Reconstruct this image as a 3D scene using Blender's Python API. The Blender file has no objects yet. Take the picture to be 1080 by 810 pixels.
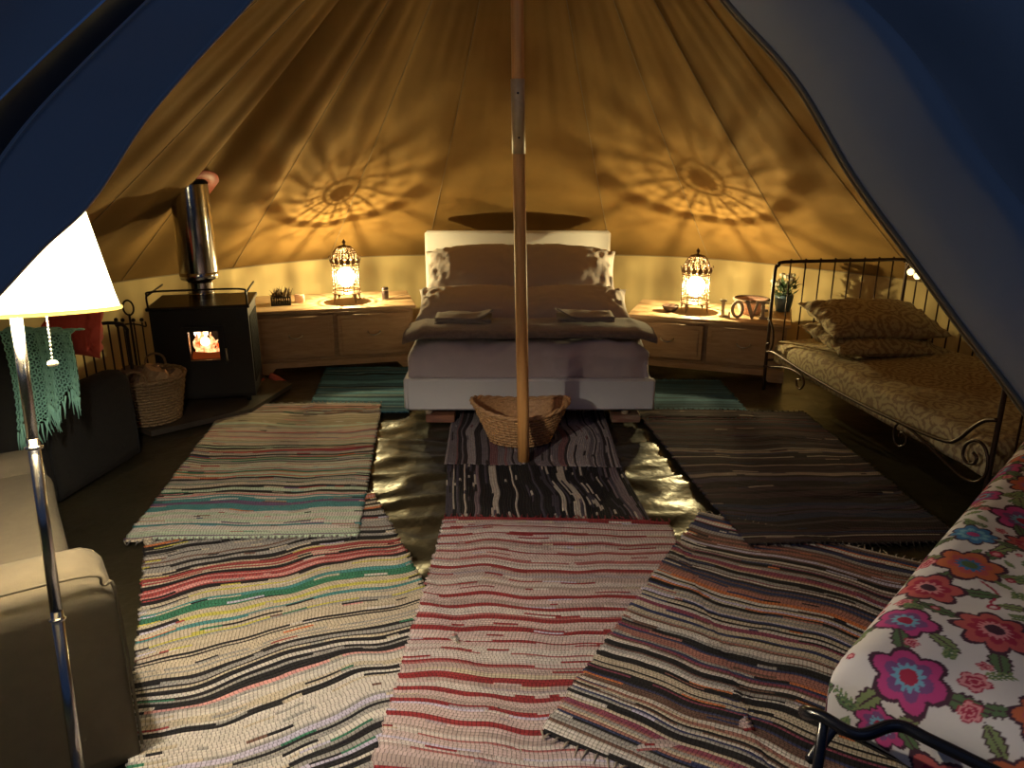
import bpy, math, random
import numpy as np
from mathutils import Vector, Matrix, noise
PI=math.pi
S=bpy.context.scene; COL=S.collection
random.seed(7)
# ---------------------------------------------------------------- camera, world, exposure
cam=bpy.data.cameras.new('camera'); co=bpy.data.objects.new('camera',cam); COL.objects.link(co)
co.location=(0,0,1.55); co.rotation_euler=(math.radians(73),0,0)
cam.sensor_width=36; cam.lens=800/1080*36; cam.clip_start=.02
S.camera=co
S.view_settings.view_transform='Standard'; S.view_settings.look='None'
S.view_settings.exposure=0; S.view_settings.gamma=1; S.view_settings.use_curve_mapping=False
W=bpy.data.worlds.new('dusk'); S.world=W; W.use_nodes=True
nt=W.node_tree; nt.nodes.clear()
wo=nt.nodes.new('ShaderNodeOutputWorld'); bg=nt.nodes.new('ShaderNodeBackground')
tc=nt.nodes.new('ShaderNodeTexCoord'); sx=nt.nodes.new('ShaderNodeSeparateXYZ')
mr=nt.nodes.new('ShaderNodeMapRange'); cr=nt.nodes.new('ShaderNodeValToRGB')
nt.links.new(tc.outputs['Generated'],sx.inputs[0])
mr.inputs['From Min'].default_value=-.1; mr.inputs['From Max'].default_value=.9
nt.links.new(sx.outputs['Z'],mr.inputs['Value']); nt.links.new(mr.outputs[0],cr.inputs[0])
cr.color_ramp.elements[0].color=(.042,.090,.24,1); cr.color_ramp.elements[1].color=(.018,.052,.16,1)
nt.links.new(cr.outputs[0],bg.inputs[0]); bg.inputs[1].default_value=.31
nt.links.new(bg.outputs[0],wo.inputs[0])
# afterglow of the set sun: low, soft, bluish, from behind the camera
def lamp_light(name,kind,loc,energy,color,size=.01,rot=(0,0,0)):
    l=bpy.data.lights.new(name,kind); l.energy=energy; l.color=color
    if kind=='POINT': l.shadow_soft_size=size
    if kind=='SUN': l.angle=size
    o=bpy.data.objects.new(name,l); COL.objects.link(o); o.location=loc; o.rotation_euler=rot
    return o
lamp_light('dusk_glow','SUN',(0,-3,4),.075,(.36,.52,1.0),math.radians(40),(math.radians(36),0,math.radians(-12)))
LANTERN_W=112.0; LANTERN_C=(1,.80,.36)
FLOOR_W=135.0; FLOOR_C=(1,.88,.72)
FIRE_W=1.0
# ---------------------------------------------------------------- helpers
def link(o,parent=None,loc=None):
    COL.objects.link(o)
    if parent is not None: o.parent=parent
    if loc is not None: o.location=loc
    return o
class MB:
    def __init__(s): s.v=[]; s.f=[]
    def add(s,v,f):
        b=len(s.v); s.v.extend([tuple(map(float,p)) for p in v]); s.f.extend([tuple(b+i for i in q) for q in f]); return s
    def box(s,c,d,M=None,bev=0):
        x,y,z=[k/2 for k in d]; b=min(bev,x*.9,y*.9,z*.9)
        if b<=0:
            P=[(i*x,j*y,k*z) for i in(-1,1) for j in(-1,1) for k in(-1,1)]
            F=[(0,1,3,2),(4,6,7,5),(0,4,5,1),(2,3,7,6),(0,2,6,4),(1,5,7,3)]
        else:
            P=[];F=[];idx={}
            for i in(-1,1):
                for j in(-1,1):
                    for k in(-1,1):
                        idx[i,j,k]=len(P)
                        P+= [(i*x,j*(y-b),k*(z-b)),(i*(x-b),j*y,k*(z-b)),(i*(x-b),j*(y-b),k*z)]
            def q(l): F.append(tuple(l))
            for i in(-1,1): q([idx[i,a,c_]+0 for a,c_ in((-1,-1),(1,-1),(1,1),(-1,1))][::i])
            for j in(-1,1): q([idx[a,j,c_]+1 for a,c_ in((-1,-1),(-1,1),(1,1),(1,-1))][::j])
            for k in(-1,1): q([idx[a,c_,k]+2 for a,c_ in((-1,-1),(1,-1),(1,1),(-1,1))][::k])
            for j in(-1,1):
                for k in(-1,1): q([idx[-1,j,k]+1,idx[1,j,k]+1,idx[1,j,k]+2,idx[-1,j,k]+2][::-j*k])
            for i in(-1,1):
                for k in(-1,1): q([idx[i,-1,k]+0,idx[i,1,k]+0,idx[i,1,k]+2,idx[i,-1,k]+2][::i*k])
            for i in(-1,1):
                for j in(-1,1): q([idx[i,j,-1]+0,idx[i,j,1]+0,idx[i,j,1]+1,idx[i,j,-1]+1][::-i*j])
            for i in(-1,1):
                for j in(-1,1):
                    for k in(-1,1): a=idx[i,j,k]; q([a,a+1,a+2][::i*j*k])
        P=[Vector(p) for p in P]
        if M is not None: P=[M@p for p in P]
        c=Vector(c); return s.add([p+c for p in P],F)
    def tube(s,pts,r,n=8,closed=False,cap=True):
        P=[Vector(p) for p in pts]; m=len(P)
        rr=r if isinstance(r,(list,tuple,np.ndarray)) else [r]*m
        up=None; V=[];
        for i in range(m):
            if closed: t=P[(i+1)%m]-P[i-1]
            else: t=P[min(i+1,m-1)]-P[max(i-1,0)]
            if t.length<1e-9: t=Vector((0,0,1))
            t.normalize()
            if up is None:
                up=Vector((0,0,1)) if abs(t.z)<.9 else Vector((1,0,0))
            a=up-t*up.dot(t)
            if a.length<1e-6: a=t.orthogonal()
            a.normalize(); up=a; b=t.cross(a)
            for k in range(n):
                w=2*PI*k/n; V.append(P[i]+(a*math.cos(w)+b*math.sin(w))*rr[i])
        F=[]
        for i in range(m if closed else m-1):
            j=(i+1)%m
            for k in range(n): l=(k+1)%n; F.append((i*n+k,i*n+l,j*n+l,j*n+k))
        if cap and not closed:
            F.append(tuple(range(n))[::-1]); F.append(tuple((m-1)*n+k for k in range(n)))
        return s.add(V,F)
    def lathe(s,prof,c=(0,0,0),n=24,M=None,cap=False):
        V=[];c=Vector(c)
        for r,z in prof:
            for k in range(n):
                w=2*PI*k/n; p=Vector((r*math.cos(w),r*math.sin(w),z))
                if M is not None: p=M@p
                V.append(p+c)
        m=len(prof); F=[(i*n+k,i*n+(k+1)%n,(i+1)*n+(k+1)%n,(i+1)*n+k) for i in range(m-1) for k in range(n)]
        if cap: F.append(tuple(range(n))[::-1]); F.append(tuple((m-1)*n+k for k in range(n)))
        return s.add(V,F)
    def ball(s,c,r,n=12,sc=(1,1,1)):
        m=max(4,n//2)
        prof=[(max(1e-4,math.sin(PI*i/m))*r,-math.cos(PI*i/m)*r) for i in range(m+1)]
        return s.lathe(prof,c,n,Matrix.Diagonal(sc))
    def grid(s,fn,nu,nv,closed_u=False):
        V=[fn(i,j) for j in range(nv) for i in range(nu)]; F=[]
        for j in range(nv-1):
            for i in range(nu if closed_u else nu-1):
                k=(i+1)%nu; F.append((j*nu+i,j*nu+k,(j+1)*nu+k,(j+1)*nu+i))
        return s.add(V,F)
    def prism(s,poly,h,M=Matrix()):
        n=len(poly); V=[M@Vector((x,y,z)) for z in(0,h) for x,y in poly]
        F=[tuple(range(n))[::-1],tuple(range(n,2*n))]+[(i,(i+1)%n,n+(i+1)%n,n+i) for i in range(n)]
        return s.add(V,F)
    def build(s,name,mat,parent=None,smooth=True,loc=None,rotz=None,auto=None):
        me=bpy.data.meshes.new(name); me.from_pydata(s.v,[],s.f); me.update()
        if mat: me.materials.append(mat)
        if smooth: me.polygons.foreach_set('use_smooth',[True]*len(me.polygons))
        if auto is not None:
            try: me.set_sharp_from_angle(angle=math.radians(auto))
            except Exception: pass
        o=bpy.data.objects.new(name,me); link(o,parent,loc)
        if rotz is not None: o.rotation_euler=(0,0,rotz)
        return o
def tag(o,label,cat,group=None,kind=None):
    if label: o['label']=label
    if cat: o['category']=cat
    if group: o['group']=group
    if kind: o['kind']=kind
    return o
def struct(o): o['kind']='structure'; return o
def thing(name,label,cat,loc=(0,0,0),rotz=0,group=None):
    o=bpy.data.objects.new(name,None); COL.objects.link(o); o.empty_display_size=.1
    o.location=loc; o.rotation_euler=(0,0,rotz); return tag(o,label,cat,group)
def copy_tree(o,parent=None):
    c=o.copy(); COL.objects.link(c); c.parent=parent
    for ch in list(o.children): copy_tree(ch,c)
    return c
# ---------------------------------------------------------------- materials
def mat(name,color,rough=.6,metal=0,var=0,vscale=8,bump=0,bscale=60,bdist=.003,spec=.5,stretch=(1,1,1),sheen=0,trans=0,color2=None):
    m=bpy.data.materials.new(name); m.use_nodes=True; t=m.node_tree; b=t.nodes['Principled BSDF']
    b.inputs['Base Color'].default_value=(*color,1); b.inputs['Roughness'].default_value=rough
    b.inputs['Metallic'].default_value=metal; b.inputs['Specular IOR Level'].default_value=spec
    if sheen: b.inputs['Sheen Weight'].default_value=sheen
    tcn=t.nodes.new('ShaderNodeTexCoord'); mp=t.nodes.new('ShaderNodeMapping'); mp.inputs['Scale'].default_value=stretch
    t.links.new(tcn.outputs['Object'],mp.inputs[0])
    if var:
        n=t.nodes.new('ShaderNodeTexNoise'); n.inputs['Scale'].default_value=vscale; n.inputs['Detail'].default_value=5
        r=t.nodes.new('ShaderNodeValToRGB'); t.links.new(mp.outputs[0],n.inputs['Vector']); t.links.new(n.outputs['Fac'],r.inputs[0])
        c2=color2 or tuple(c*(1-var) for c in color)
        r.color_ramp.elements[0].position=.35; r.color_ramp.elements[1].position=.65
        r.color_ramp.elements[0].color=(*c2,1); r.color_ramp.elements[1].color=(*color,1)
        t.links.new(r.outputs[0],b.inputs['Base Color'])
    if bump:
        n=t.nodes.new('ShaderNodeTexNoise'); n.inputs['Scale'].default_value=bscale; n.inputs['Detail'].default_value=4
        bp=t.nodes.new('ShaderNodeBump'); bp.inputs['Strength'].default_value=bump; bp.inputs['Distance'].default_value=bdist
        t.links.new(mp.outputs[0],n.inputs['Vector']); t.links.new(n.outputs['Fac'],bp.inputs['Height']); t.links.new(bp.outputs[0],b.inputs['Normal'])
    if trans:
        out=t.nodes['Material Output']; tr=t.nodes.new('ShaderNodeBsdfTranslucent'); tr.inputs[0].default_value=(*color,1)
        mx=t.nodes.new('ShaderNodeMixShader'); mx.inputs[0].default_value=trans
        t.links.new(b.outputs[0],mx.inputs[1]); t.links.new(tr.outputs[0],mx.inputs[2]); t.links.new(mx.outputs[0],out.inputs[0])
    return m
def emis(name,color,strength,transp=0):
    m=bpy.data.materials.new(name); m.use_nodes=True; t=m.node_tree; t.nodes.clear()
    o=t.nodes.new('ShaderNodeOutputMaterial'); e=t.nodes.new('ShaderNodeEmission')
    e.inputs[0].default_value=(*color,1); e.inputs[1].default_value=strength
    if transp:
        tr=t.nodes.new('ShaderNodeBsdfTransparent'); mx=t.nodes.new('ShaderNodeMixShader'); mx.inputs[0].default_value=transp
        t.links.new(e.outputs[0],mx.inputs[1]); t.links.new(tr.outputs[0],mx.inputs[2]); t.links.new(mx.outputs[0],o.inputs[0])
    else: t.links.new(e.outputs[0],o.inputs[0])
    return m
def wood(name,c1,c2,scale=(1,12,12),rough=.5,ns=3):
    m=mat(name,c1,rough); t=m.node_tree; b=t.nodes['Principled BSDF']
    tcn=[n for n in t.nodes if n.type=='TEX_COORD'][0]; mp=[n for n in t.nodes if n.type=='MAPPING'][0]
    mp.inputs['Scale'].default_value=scale
    n=t.nodes.new('ShaderNodeTexNoise'); n.inputs['Scale'].default_value=ns; n.inputs['Detail'].default_value=6; n.inputs['Distortion'].default_value=.8
    r=t.nodes.new('ShaderNodeValToRGB'); r.color_ramp.elements[0].position=.32; r.color_ramp.elements[1].position=.68
    r.color_ramp.elements[0].color=(*c2,1); r.color_ramp.elements[1].color=(*c1,1)
    t.links.new(mp.outputs[0],n.inputs['Vector']); t.links.new(n.outputs['Fac'],r.inputs[0]); t.links.new(r.outputs[0],b.inputs['Base Color'])
    bp=t.nodes.new('ShaderNodeBump'); bp.inputs['Strength'].default_value=.2; bp.inputs['Distance'].default_value=.002
    t.links.new(n.outputs['Fac'],bp.inputs['Height']); t.links.new(bp.outputs[0],b.inputs['Normal'])
    return m
def attr_mat(name,rough=.85,warp=0,bump=.4):
    m=mat(name,(1,1,1),rough,spec=.2); t=m.node_tree; b=t.nodes['Principled BSDF']
    a=t.nodes.new('ShaderNodeAttribute'); a.attribute_name='Col'
    tcn=[n for n in t.nodes if n.type=='TEX_COORD'][0]
    n=t.nodes.new('ShaderNodeTexNoise'); n.inputs['Scale'].default_value=90; n.inputs['Detail'].default_value=3
    t.links.new(tcn.outputs['Object'],n.inputs['Vector'])
    bp=t.nodes.new('ShaderNodeBump'); bp.inputs['Strength'].default_value=bump; bp.inputs['Distance'].default_value=.003
    t.links.new(n.outputs['Fac'],bp.inputs['Height']); t.links.new(bp.outputs[0],b.inputs['Normal'])
    if warp:
        at=t.nodes.new('ShaderNodeAttribute'); at.attribute_name='RugU'
        mm=t.nodes.new('ShaderNodeMath'); mm.operation='MULTIPLY'; mm.inputs[1].default_value=2*PI/warp
        sn=t.nodes.new('ShaderNodeMath'); sn.operation='SINE'
        gt=t.nodes.new('ShaderNodeMapRange'); gt.inputs['From Min'].default_value=.55; gt.inputs['From Max'].default_value=.95
        gt.inputs['To Min'].default_value=1; gt.inputs['To Max'].default_value=.45
        mx=t.nodes.new('ShaderNodeMix'); mx.data_type='RGBA'; mx.blend_type='MULTIPLY'; mx.inputs[0].default_value=1
        t.links.new(at.outputs['Fac'],mm.inputs[0]); t.links.new(mm.outputs[0],sn.inputs[0]); t.links.new(sn.outputs[0],gt.inputs['Value'])
        t.links.new(a.outputs['Color'],mx.inputs[6]); t.links.new(gt.outputs[0],mx.inputs[7])
        t.links.new(mx.outputs[2],b.inputs['Base Color'])
    else: t.links.new(a.outputs['Color'],b.inputs['Base Color'])
    return m
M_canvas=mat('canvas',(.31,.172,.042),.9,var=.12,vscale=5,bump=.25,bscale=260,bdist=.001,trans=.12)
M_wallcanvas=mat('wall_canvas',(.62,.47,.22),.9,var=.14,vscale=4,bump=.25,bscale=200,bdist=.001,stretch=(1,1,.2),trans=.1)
M_flap=mat('flap_canvas',(.56,.50,.44),.9,var=.08,vscale=3,bump=.3,bscale=300,bdist=.001)
M_seam=mat('seam_tape',(.30,.22,.12),.9)
M_foldshade=mat('fold_shade',(.01,.01,.012),.6)
M_stitch=mat('stitching',(.6,.55,.45),.8)
M_sheet=mat('groundsheet',(.030,.026,.015),.32,bump=.5,bscale=5,bdist=.03,var=.3,vscale=2)
M_grass=mat('grass_ground',(.03,.05,.02),.9,var=.5,vscale=30)
M_pole=wood('pole_wood',(.85,.45,.15),(.66,.31,.09),(14,14,1.2),.45)
M_sleeve=mat('sleeve',(.72,.52,.28),.4,.0,var=.2,vscale=20)
M_white=mat('white_leatherette',(.68,.66,.66),.5,bump=.15,bscale=120)
M_sheetl=mat('lavender_cotton',(.52,.44,.44),.9,bump=.3,bscale=26,bdist=.006,sheen=.2)
M_pill=mat('mauve_cotton',(.52,.45,.43),.9,bump=.35,bscale=22,bdist=.006,sheen=.2)
M_throw=mat('brown_fleece',(.25,.18,.14),1,bump=.9,bscale=140,bdist=.006,sheen=.5,var=.25,vscale=40)
M_towel=mat('grey_towel',(.34,.30,.26),1,bump=.6,bscale=200,bdist=.003,sheen=.3)
M_pine=wood('pine',(.50,.33,.19),(.38,.23,.12),(2,14,14),.5)
M_pine_top=wood('pine_top',(.56,.38,.22),(.44,.28,.15),(2,14,14),.45)
M_brass=mat('pewter',(.55,.50,.42),.3,1)
M_black=mat('black_iron',(.012,.010,.009),.42,.3)
M_dkiron=mat('dark_bronze_iron',(.05,.028,.018),.4,.6)
M_steel=mat('steel_flue',(.62,.60,.57),.14,1,bump=.06,bscale=3,bdist=.01,stretch=(1,1,8))
M_chrome=mat('brushed_steel',(.60,.57,.52),.24,1)
M_terra=mat('red_silicone',(.38,.06,.03),.5)
M_lant=mat('lantern_metal',(.16,.10,.06),.45,.7)
M_sofa=mat('sofa_fabric',(.105,.084,.050),.95,var=.1,vscale=30,bump=.4,bscale=300,bdist=.001)
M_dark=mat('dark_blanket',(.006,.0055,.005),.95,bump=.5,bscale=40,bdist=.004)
M_red=mat('red_cushion',(.42,.05,.03),.9,bump=.3,bscale=60)
M_teal=mat('teal_yarn',(.20,.42,.33),.95,bump=.6,bscale=120,bdist=.003)
M_wick=wood('wicker',(.62,.37,.17),(.42,.22,.09),(30,30,30),.55)
M_wick2=wood('pale_wicker',(.30,.20,.10),(.17,.10,.045),(30,30,30),.6)
M_log=wood('log_end',(.48,.34,.18),(.33,.2,.1),(20,20,20),.8)
M_bark=wood('bark',(.20,.13,.08),(.10,.06,.04),(3,20,20),.95)
M_slab=mat('hearth_slab',(.045,.036,.026),.5,var=.3,vscale=6)
M_green=mat('leaf',(.10,.17,.08),.5,var=.3,vscale=40)
M_flower=mat('petal',(.75,.70,.58),.7)
M_bluepot=mat('blue_pot',(.10,.17,.24),.4)
M_reddk=mat('dull_red',(.30,.06,.05),.8)
M_rug=attr_mat('rag_weave',.92,warp=.012)
M_floral=attr_mat('floral_cotton',.85,bump=.15)
def quilt_mat():
    m=mat('medallion_cotton',(.6,.5,.35),.9,bump=.35,bscale=30,bdist=.006); t=m.node_tree; b=t.nodes['Principled BSDF']
    tcn=[n for n in t.nodes if n.type=='TEX_COORD'][0]
    v=t.nodes.new('ShaderNodeTexVoronoi'); v.inputs['Scale'].default_value=6; v.inputs['Randomness'].default_value=.35
    mu=t.nodes.new('ShaderNodeMath'); mu.operation='MULTIPLY'; mu.inputs[1].default_value=34
    sn=t.nodes.new('ShaderNodeMath'); sn.operation='SINE'
    n=t.nodes.new('ShaderNodeTexNoise'); n.inputs['Scale'].default_value=45; n.inputs['Detail'].default_value=3
    ad=t.nodes.new('ShaderNodeMath'); ad.operation='MULTIPLY_ADD'; ad.inputs[1].default_value=9
    r=t.nodes.new('ShaderNodeValToRGB')
    r.color_ramp.elements[0].color=(.27,.19,.11,1); r.color_ramp.elements[1].color=(.46,.38,.21,1)
    r.color_ramp.elements[0].position=.15; r.color_ramp.elements[1].position=.7
    mr=t.nodes.new('ShaderNodeMapRange'); mr.inputs['From Min'].default_value=-1
    t.links.new(tcn.outputs['Object'],v.inputs['Vector']); t.links.new(tcn.outputs['Object'],n.inputs['Vector'])
    t.links.new(v.outputs['Distance'],mu.inputs[0]); t.links.new(n.outputs['Fac'],ad.inputs[0]); t.links.new(mu.outputs[0],ad.inputs[2])
    t.links.new(ad.outputs[0],sn.inputs[0]); t.links.new(sn.outputs[0],mr.inputs['Value']); t.links.new(mr.outputs[0],r.inputs[0])
    t.links.new(r.outputs[0],b.inputs['Base Color']); return m
M_quilt=quilt_mat()
# ---------------------------------------------------------------- tent
TC=(.06,3.64); TR=3.2; TZ=.69; TOP=3.05
def tp(az,r,z):  # azimuth: 0 = back (+y), clockwise to +x
    a=math.radians(az); return (TC[0]+r*math.sin(a),TC[1]+r*math.cos(a),z)
def rimr(az): return TR*(1-.022*(1-abs(math.cos(math.radians(az*6)))))
def fold(az,t):  # fold depth on the roof, t=0 rim .. 1 peak
    a=math.radians(az)
    f=.010*math.sin(a*24+1)+.006*math.sin(a*47)
    f*= (.35+2.3*math.exp(-((az+54)/24)**2)+.2*math.exp(-((az-42)/14)**2))
    f+= .004*math.sin(a*96)*(t*.8)
    return f*math.sin(PI*min(1,t*1.05+.03))*1.7
A0,A1=-128,141
def roof_pt(i,j,nu,nv):
    az=A0+(A1-A0)*i/(nu-1); t=(j/(nv-1))
    r=rimr(az)*(1-t)+.03*t; sag=-.035*math.sin(PI*t)-.03*math.sin(PI*t)*(1-abs(math.cos(math.radians(az*6))))
    z=TZ+(TOP-TZ)*t+sag+fold(az,t)
    return tp(az,r,z)
mb=MB(); NU,NV=560,40; mb.grid(lambda i,j:roof_pt(i,j,NU,NV),NU,NV)
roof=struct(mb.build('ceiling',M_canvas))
mb=MB()
for az in range(-120,151,15):
    pts=[]
    for j in range(NV):
        t=j/(NV-1); u=(az-A0)/(A1-A0)*(NU-1); p=Vector(roof_pt(u,j,NU,NV)); p.z-=.004
        pts.append(p)
    mb.tube(pts,.0022,5)
o=mb.build('seam',M_seam,roof)
mb=MB(); NU2=900
def wallp(i,j):
    az=A0+(A1-A0)*i/(NU2-1); t=j/11
    g=.010*math.sin(math.radians(az)*58)+.006*math.sin(math.radians(az)*131+2)
    r=rimr(az)+g*math.sin(PI*min(1,t*.9+.1))+.01*(1-t)
    return tp(az,r,-.01+(TZ+.01)*t)
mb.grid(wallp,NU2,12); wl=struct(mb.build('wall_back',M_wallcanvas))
mb=MB(); mb.tube([Vector(tp(az,rimr(az)-.008,TZ+.002)) for az in np.linspace(A0,A1,300)],.005,5); mb.build('seam',M_seam,wl)
# groundsheet: wrinkled plastic
mb=MB()
def bump(x,y):
    n=noise.noise(Vector((x*2.2,y*2.2,1.3)))*.5+.5
    return .010*n
def floorp(i,j):
    r=3.24*i/95; a=2*PI*j/200; x=TC[0]+r*math.cos(a); y=TC[1]+r*math.sin(a)
    w=abs(noise.noise(Vector((x*3.1+y*1.5,y*5.0-x,.3))))
    w2=abs(noise.noise(Vector((x*7+3,y*9,2.3))))
    z=bump(x,y)*.5-.008+.0
    if -.9<x<1.1 and 2.4<y<4.7: z+=.028*max(0,.35-w)*2-.012+.008*max(0,.3-w2)
    return (x,y,min(z,.012))
mb.grid(floorp,96,201); struct(mb.build('floor',M_sheet))
mb=MB(); mb.grid(lambda i,j:(-14+28*i/8,-12+28*j/8,-.05),9,9); struct(mb.build('ground',M_grass,smooth=False))
# door flaps
def cr_interp(P,t):
    n=len(P)-1; x=t*n; i=min(int(x),n-1); f=x-i
    p0=P[max(i-1,0)];p1=P[i];p2=P[i+1];p3=P[min(i+2,n)]
    return .5*((2*p1)+(p2-p0)*f+(2*p0-5*p1+4*p2-p3)*f*f+(3*p1-p0-3*p2+p3)*f*f*f)
LE=[Vector(p) for p in [(-0.263,2.073,2.346),(-0.394,1.700,1.981),(-0.468,1.502,1.811),(-0.544,1.381,1.688),(-0.595,1.289,1.594),(-0.631,1.171,1.482),(-0.662,1.080,1.423),(-0.675,0.992,1.374),(-0.690,0.892,1.320),(-0.709,0.811,1.263)]]
RE=[Vector(p) for p in [(0.149,2.008,2.303),(0.316,1.797,2.023),(0.416,1.634,1.834),(0.532,1.524,1.678),(0.621,1.431,1.509),(0.717,1.355,1.365),(0.790,1.301,1.257),(0.861,1.262,1.164),(0.933,1.222,1.065),(1.008,1.179,0.960)]]
def flap_surface(E,d,w0,w1,nu,nv,folds,curl=.0):
    def fn(i,j):
        t=j/(nv-1); w=w0+(w1-w0)*i/(nu-1); p=cr_interp(E,t)
        q=p+Vector(d)*w
        f=curl*(1-math.exp(-max(0,w)/.035))
        for a,c,s,k in folds: f+=a*math.exp(-((w-c-k*(t-.5))/s)**2)
        return q+Vector((0,-.75,.55))*f
    return fn
fl=[(.03,.45,.12,.05),(-.02,.26,.07,.05),(.03,.85,.15,.1),(-.03,.62,.10,.1)]
dl=(-1,-.85,-.03)
mb=MB(); mb.grid(flap_surface(LE,dl,0,.125,10,80,fl),10,80); lf=struct(mb.build('door_1',M_flap))
mb=MB(); mb.grid(flap_surface(LE,dl,.175,1.5,60,80,fl),60,80); mb.build('flap_panel',M_flap,lf)
mb=MB(); fz=flap_surface(LE,dl,.108,.185,5,80,fl); mb.grid(lambda i,j:fz(i,j)+Vector((0,.012,-.008)),5,80); mb.build('fold_shade',M_foldshade,lf)  # black strip painted as the shade in the deep fold between both fabrics
fs=flap_surface(LE,dl,.118,.122,2,80,fl); mb=MB(); mb.tube([fs(0,j)+Vector((0,-.003,.002)) for j in range(80)],.0012,4); mb.build('stitching',M_stitch,lf)
fs=flap_surface(LE,dl,0,.1,2,80,fl); mb=MB(); mb.tube([fs(0,j) for j in range(80)],.004,5); mb.build('hem',M_flap,lf)
fr=[(.03,.13,.05,.03),(-.11,.27,.055,.06),(.04,.48,.12,.1),(-.05,.80,.12,.2),(.03,1.05,.16,.3)]
dr=(1,-.03,.02)
mb=MB(); mb.grid(flap_surface(RE,dr,0,1.9,90,80,fr,.08),90,80); rf=struct(mb.build('door_2',M_flap))
fs=flap_surface(RE,dr,0,.1,2,80,fr,.08); mb=MB(); mb.tube([fs(0,j) for j in range(80)],.005,5); mb.tube([fs(0,j)+Vector((-.003,.012,-.002)) for j in range(80)],.003,5); mb.build('hem',M_seam,rf)
# centre pole
tpo=thing('tent_pole','tall round wooden centre pole of the tent with a pale joint sleeve','pole',(.06,3.64,.012))
mb=MB(); mb.tube([(0,0,0),(-.004,0,.3),(-.03,0,1.6),(-.05,0,3.05)],[.030,.030,.029,.027],20); mb.build('shaft',M_pole,tpo)
mb=MB(); mb.tube([(-.0287,0,1.53),(-.0345,0,1.85)],.0315,20); mb.build('joint_sleeve',M_sleeve,tpo)
for q in((-.0289,-.0315,1.60),(-.034,-.0315,1.79)): mb=MB(); mb.ball(q,.005,8); mb.build('screw',M_black,tpo)
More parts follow.
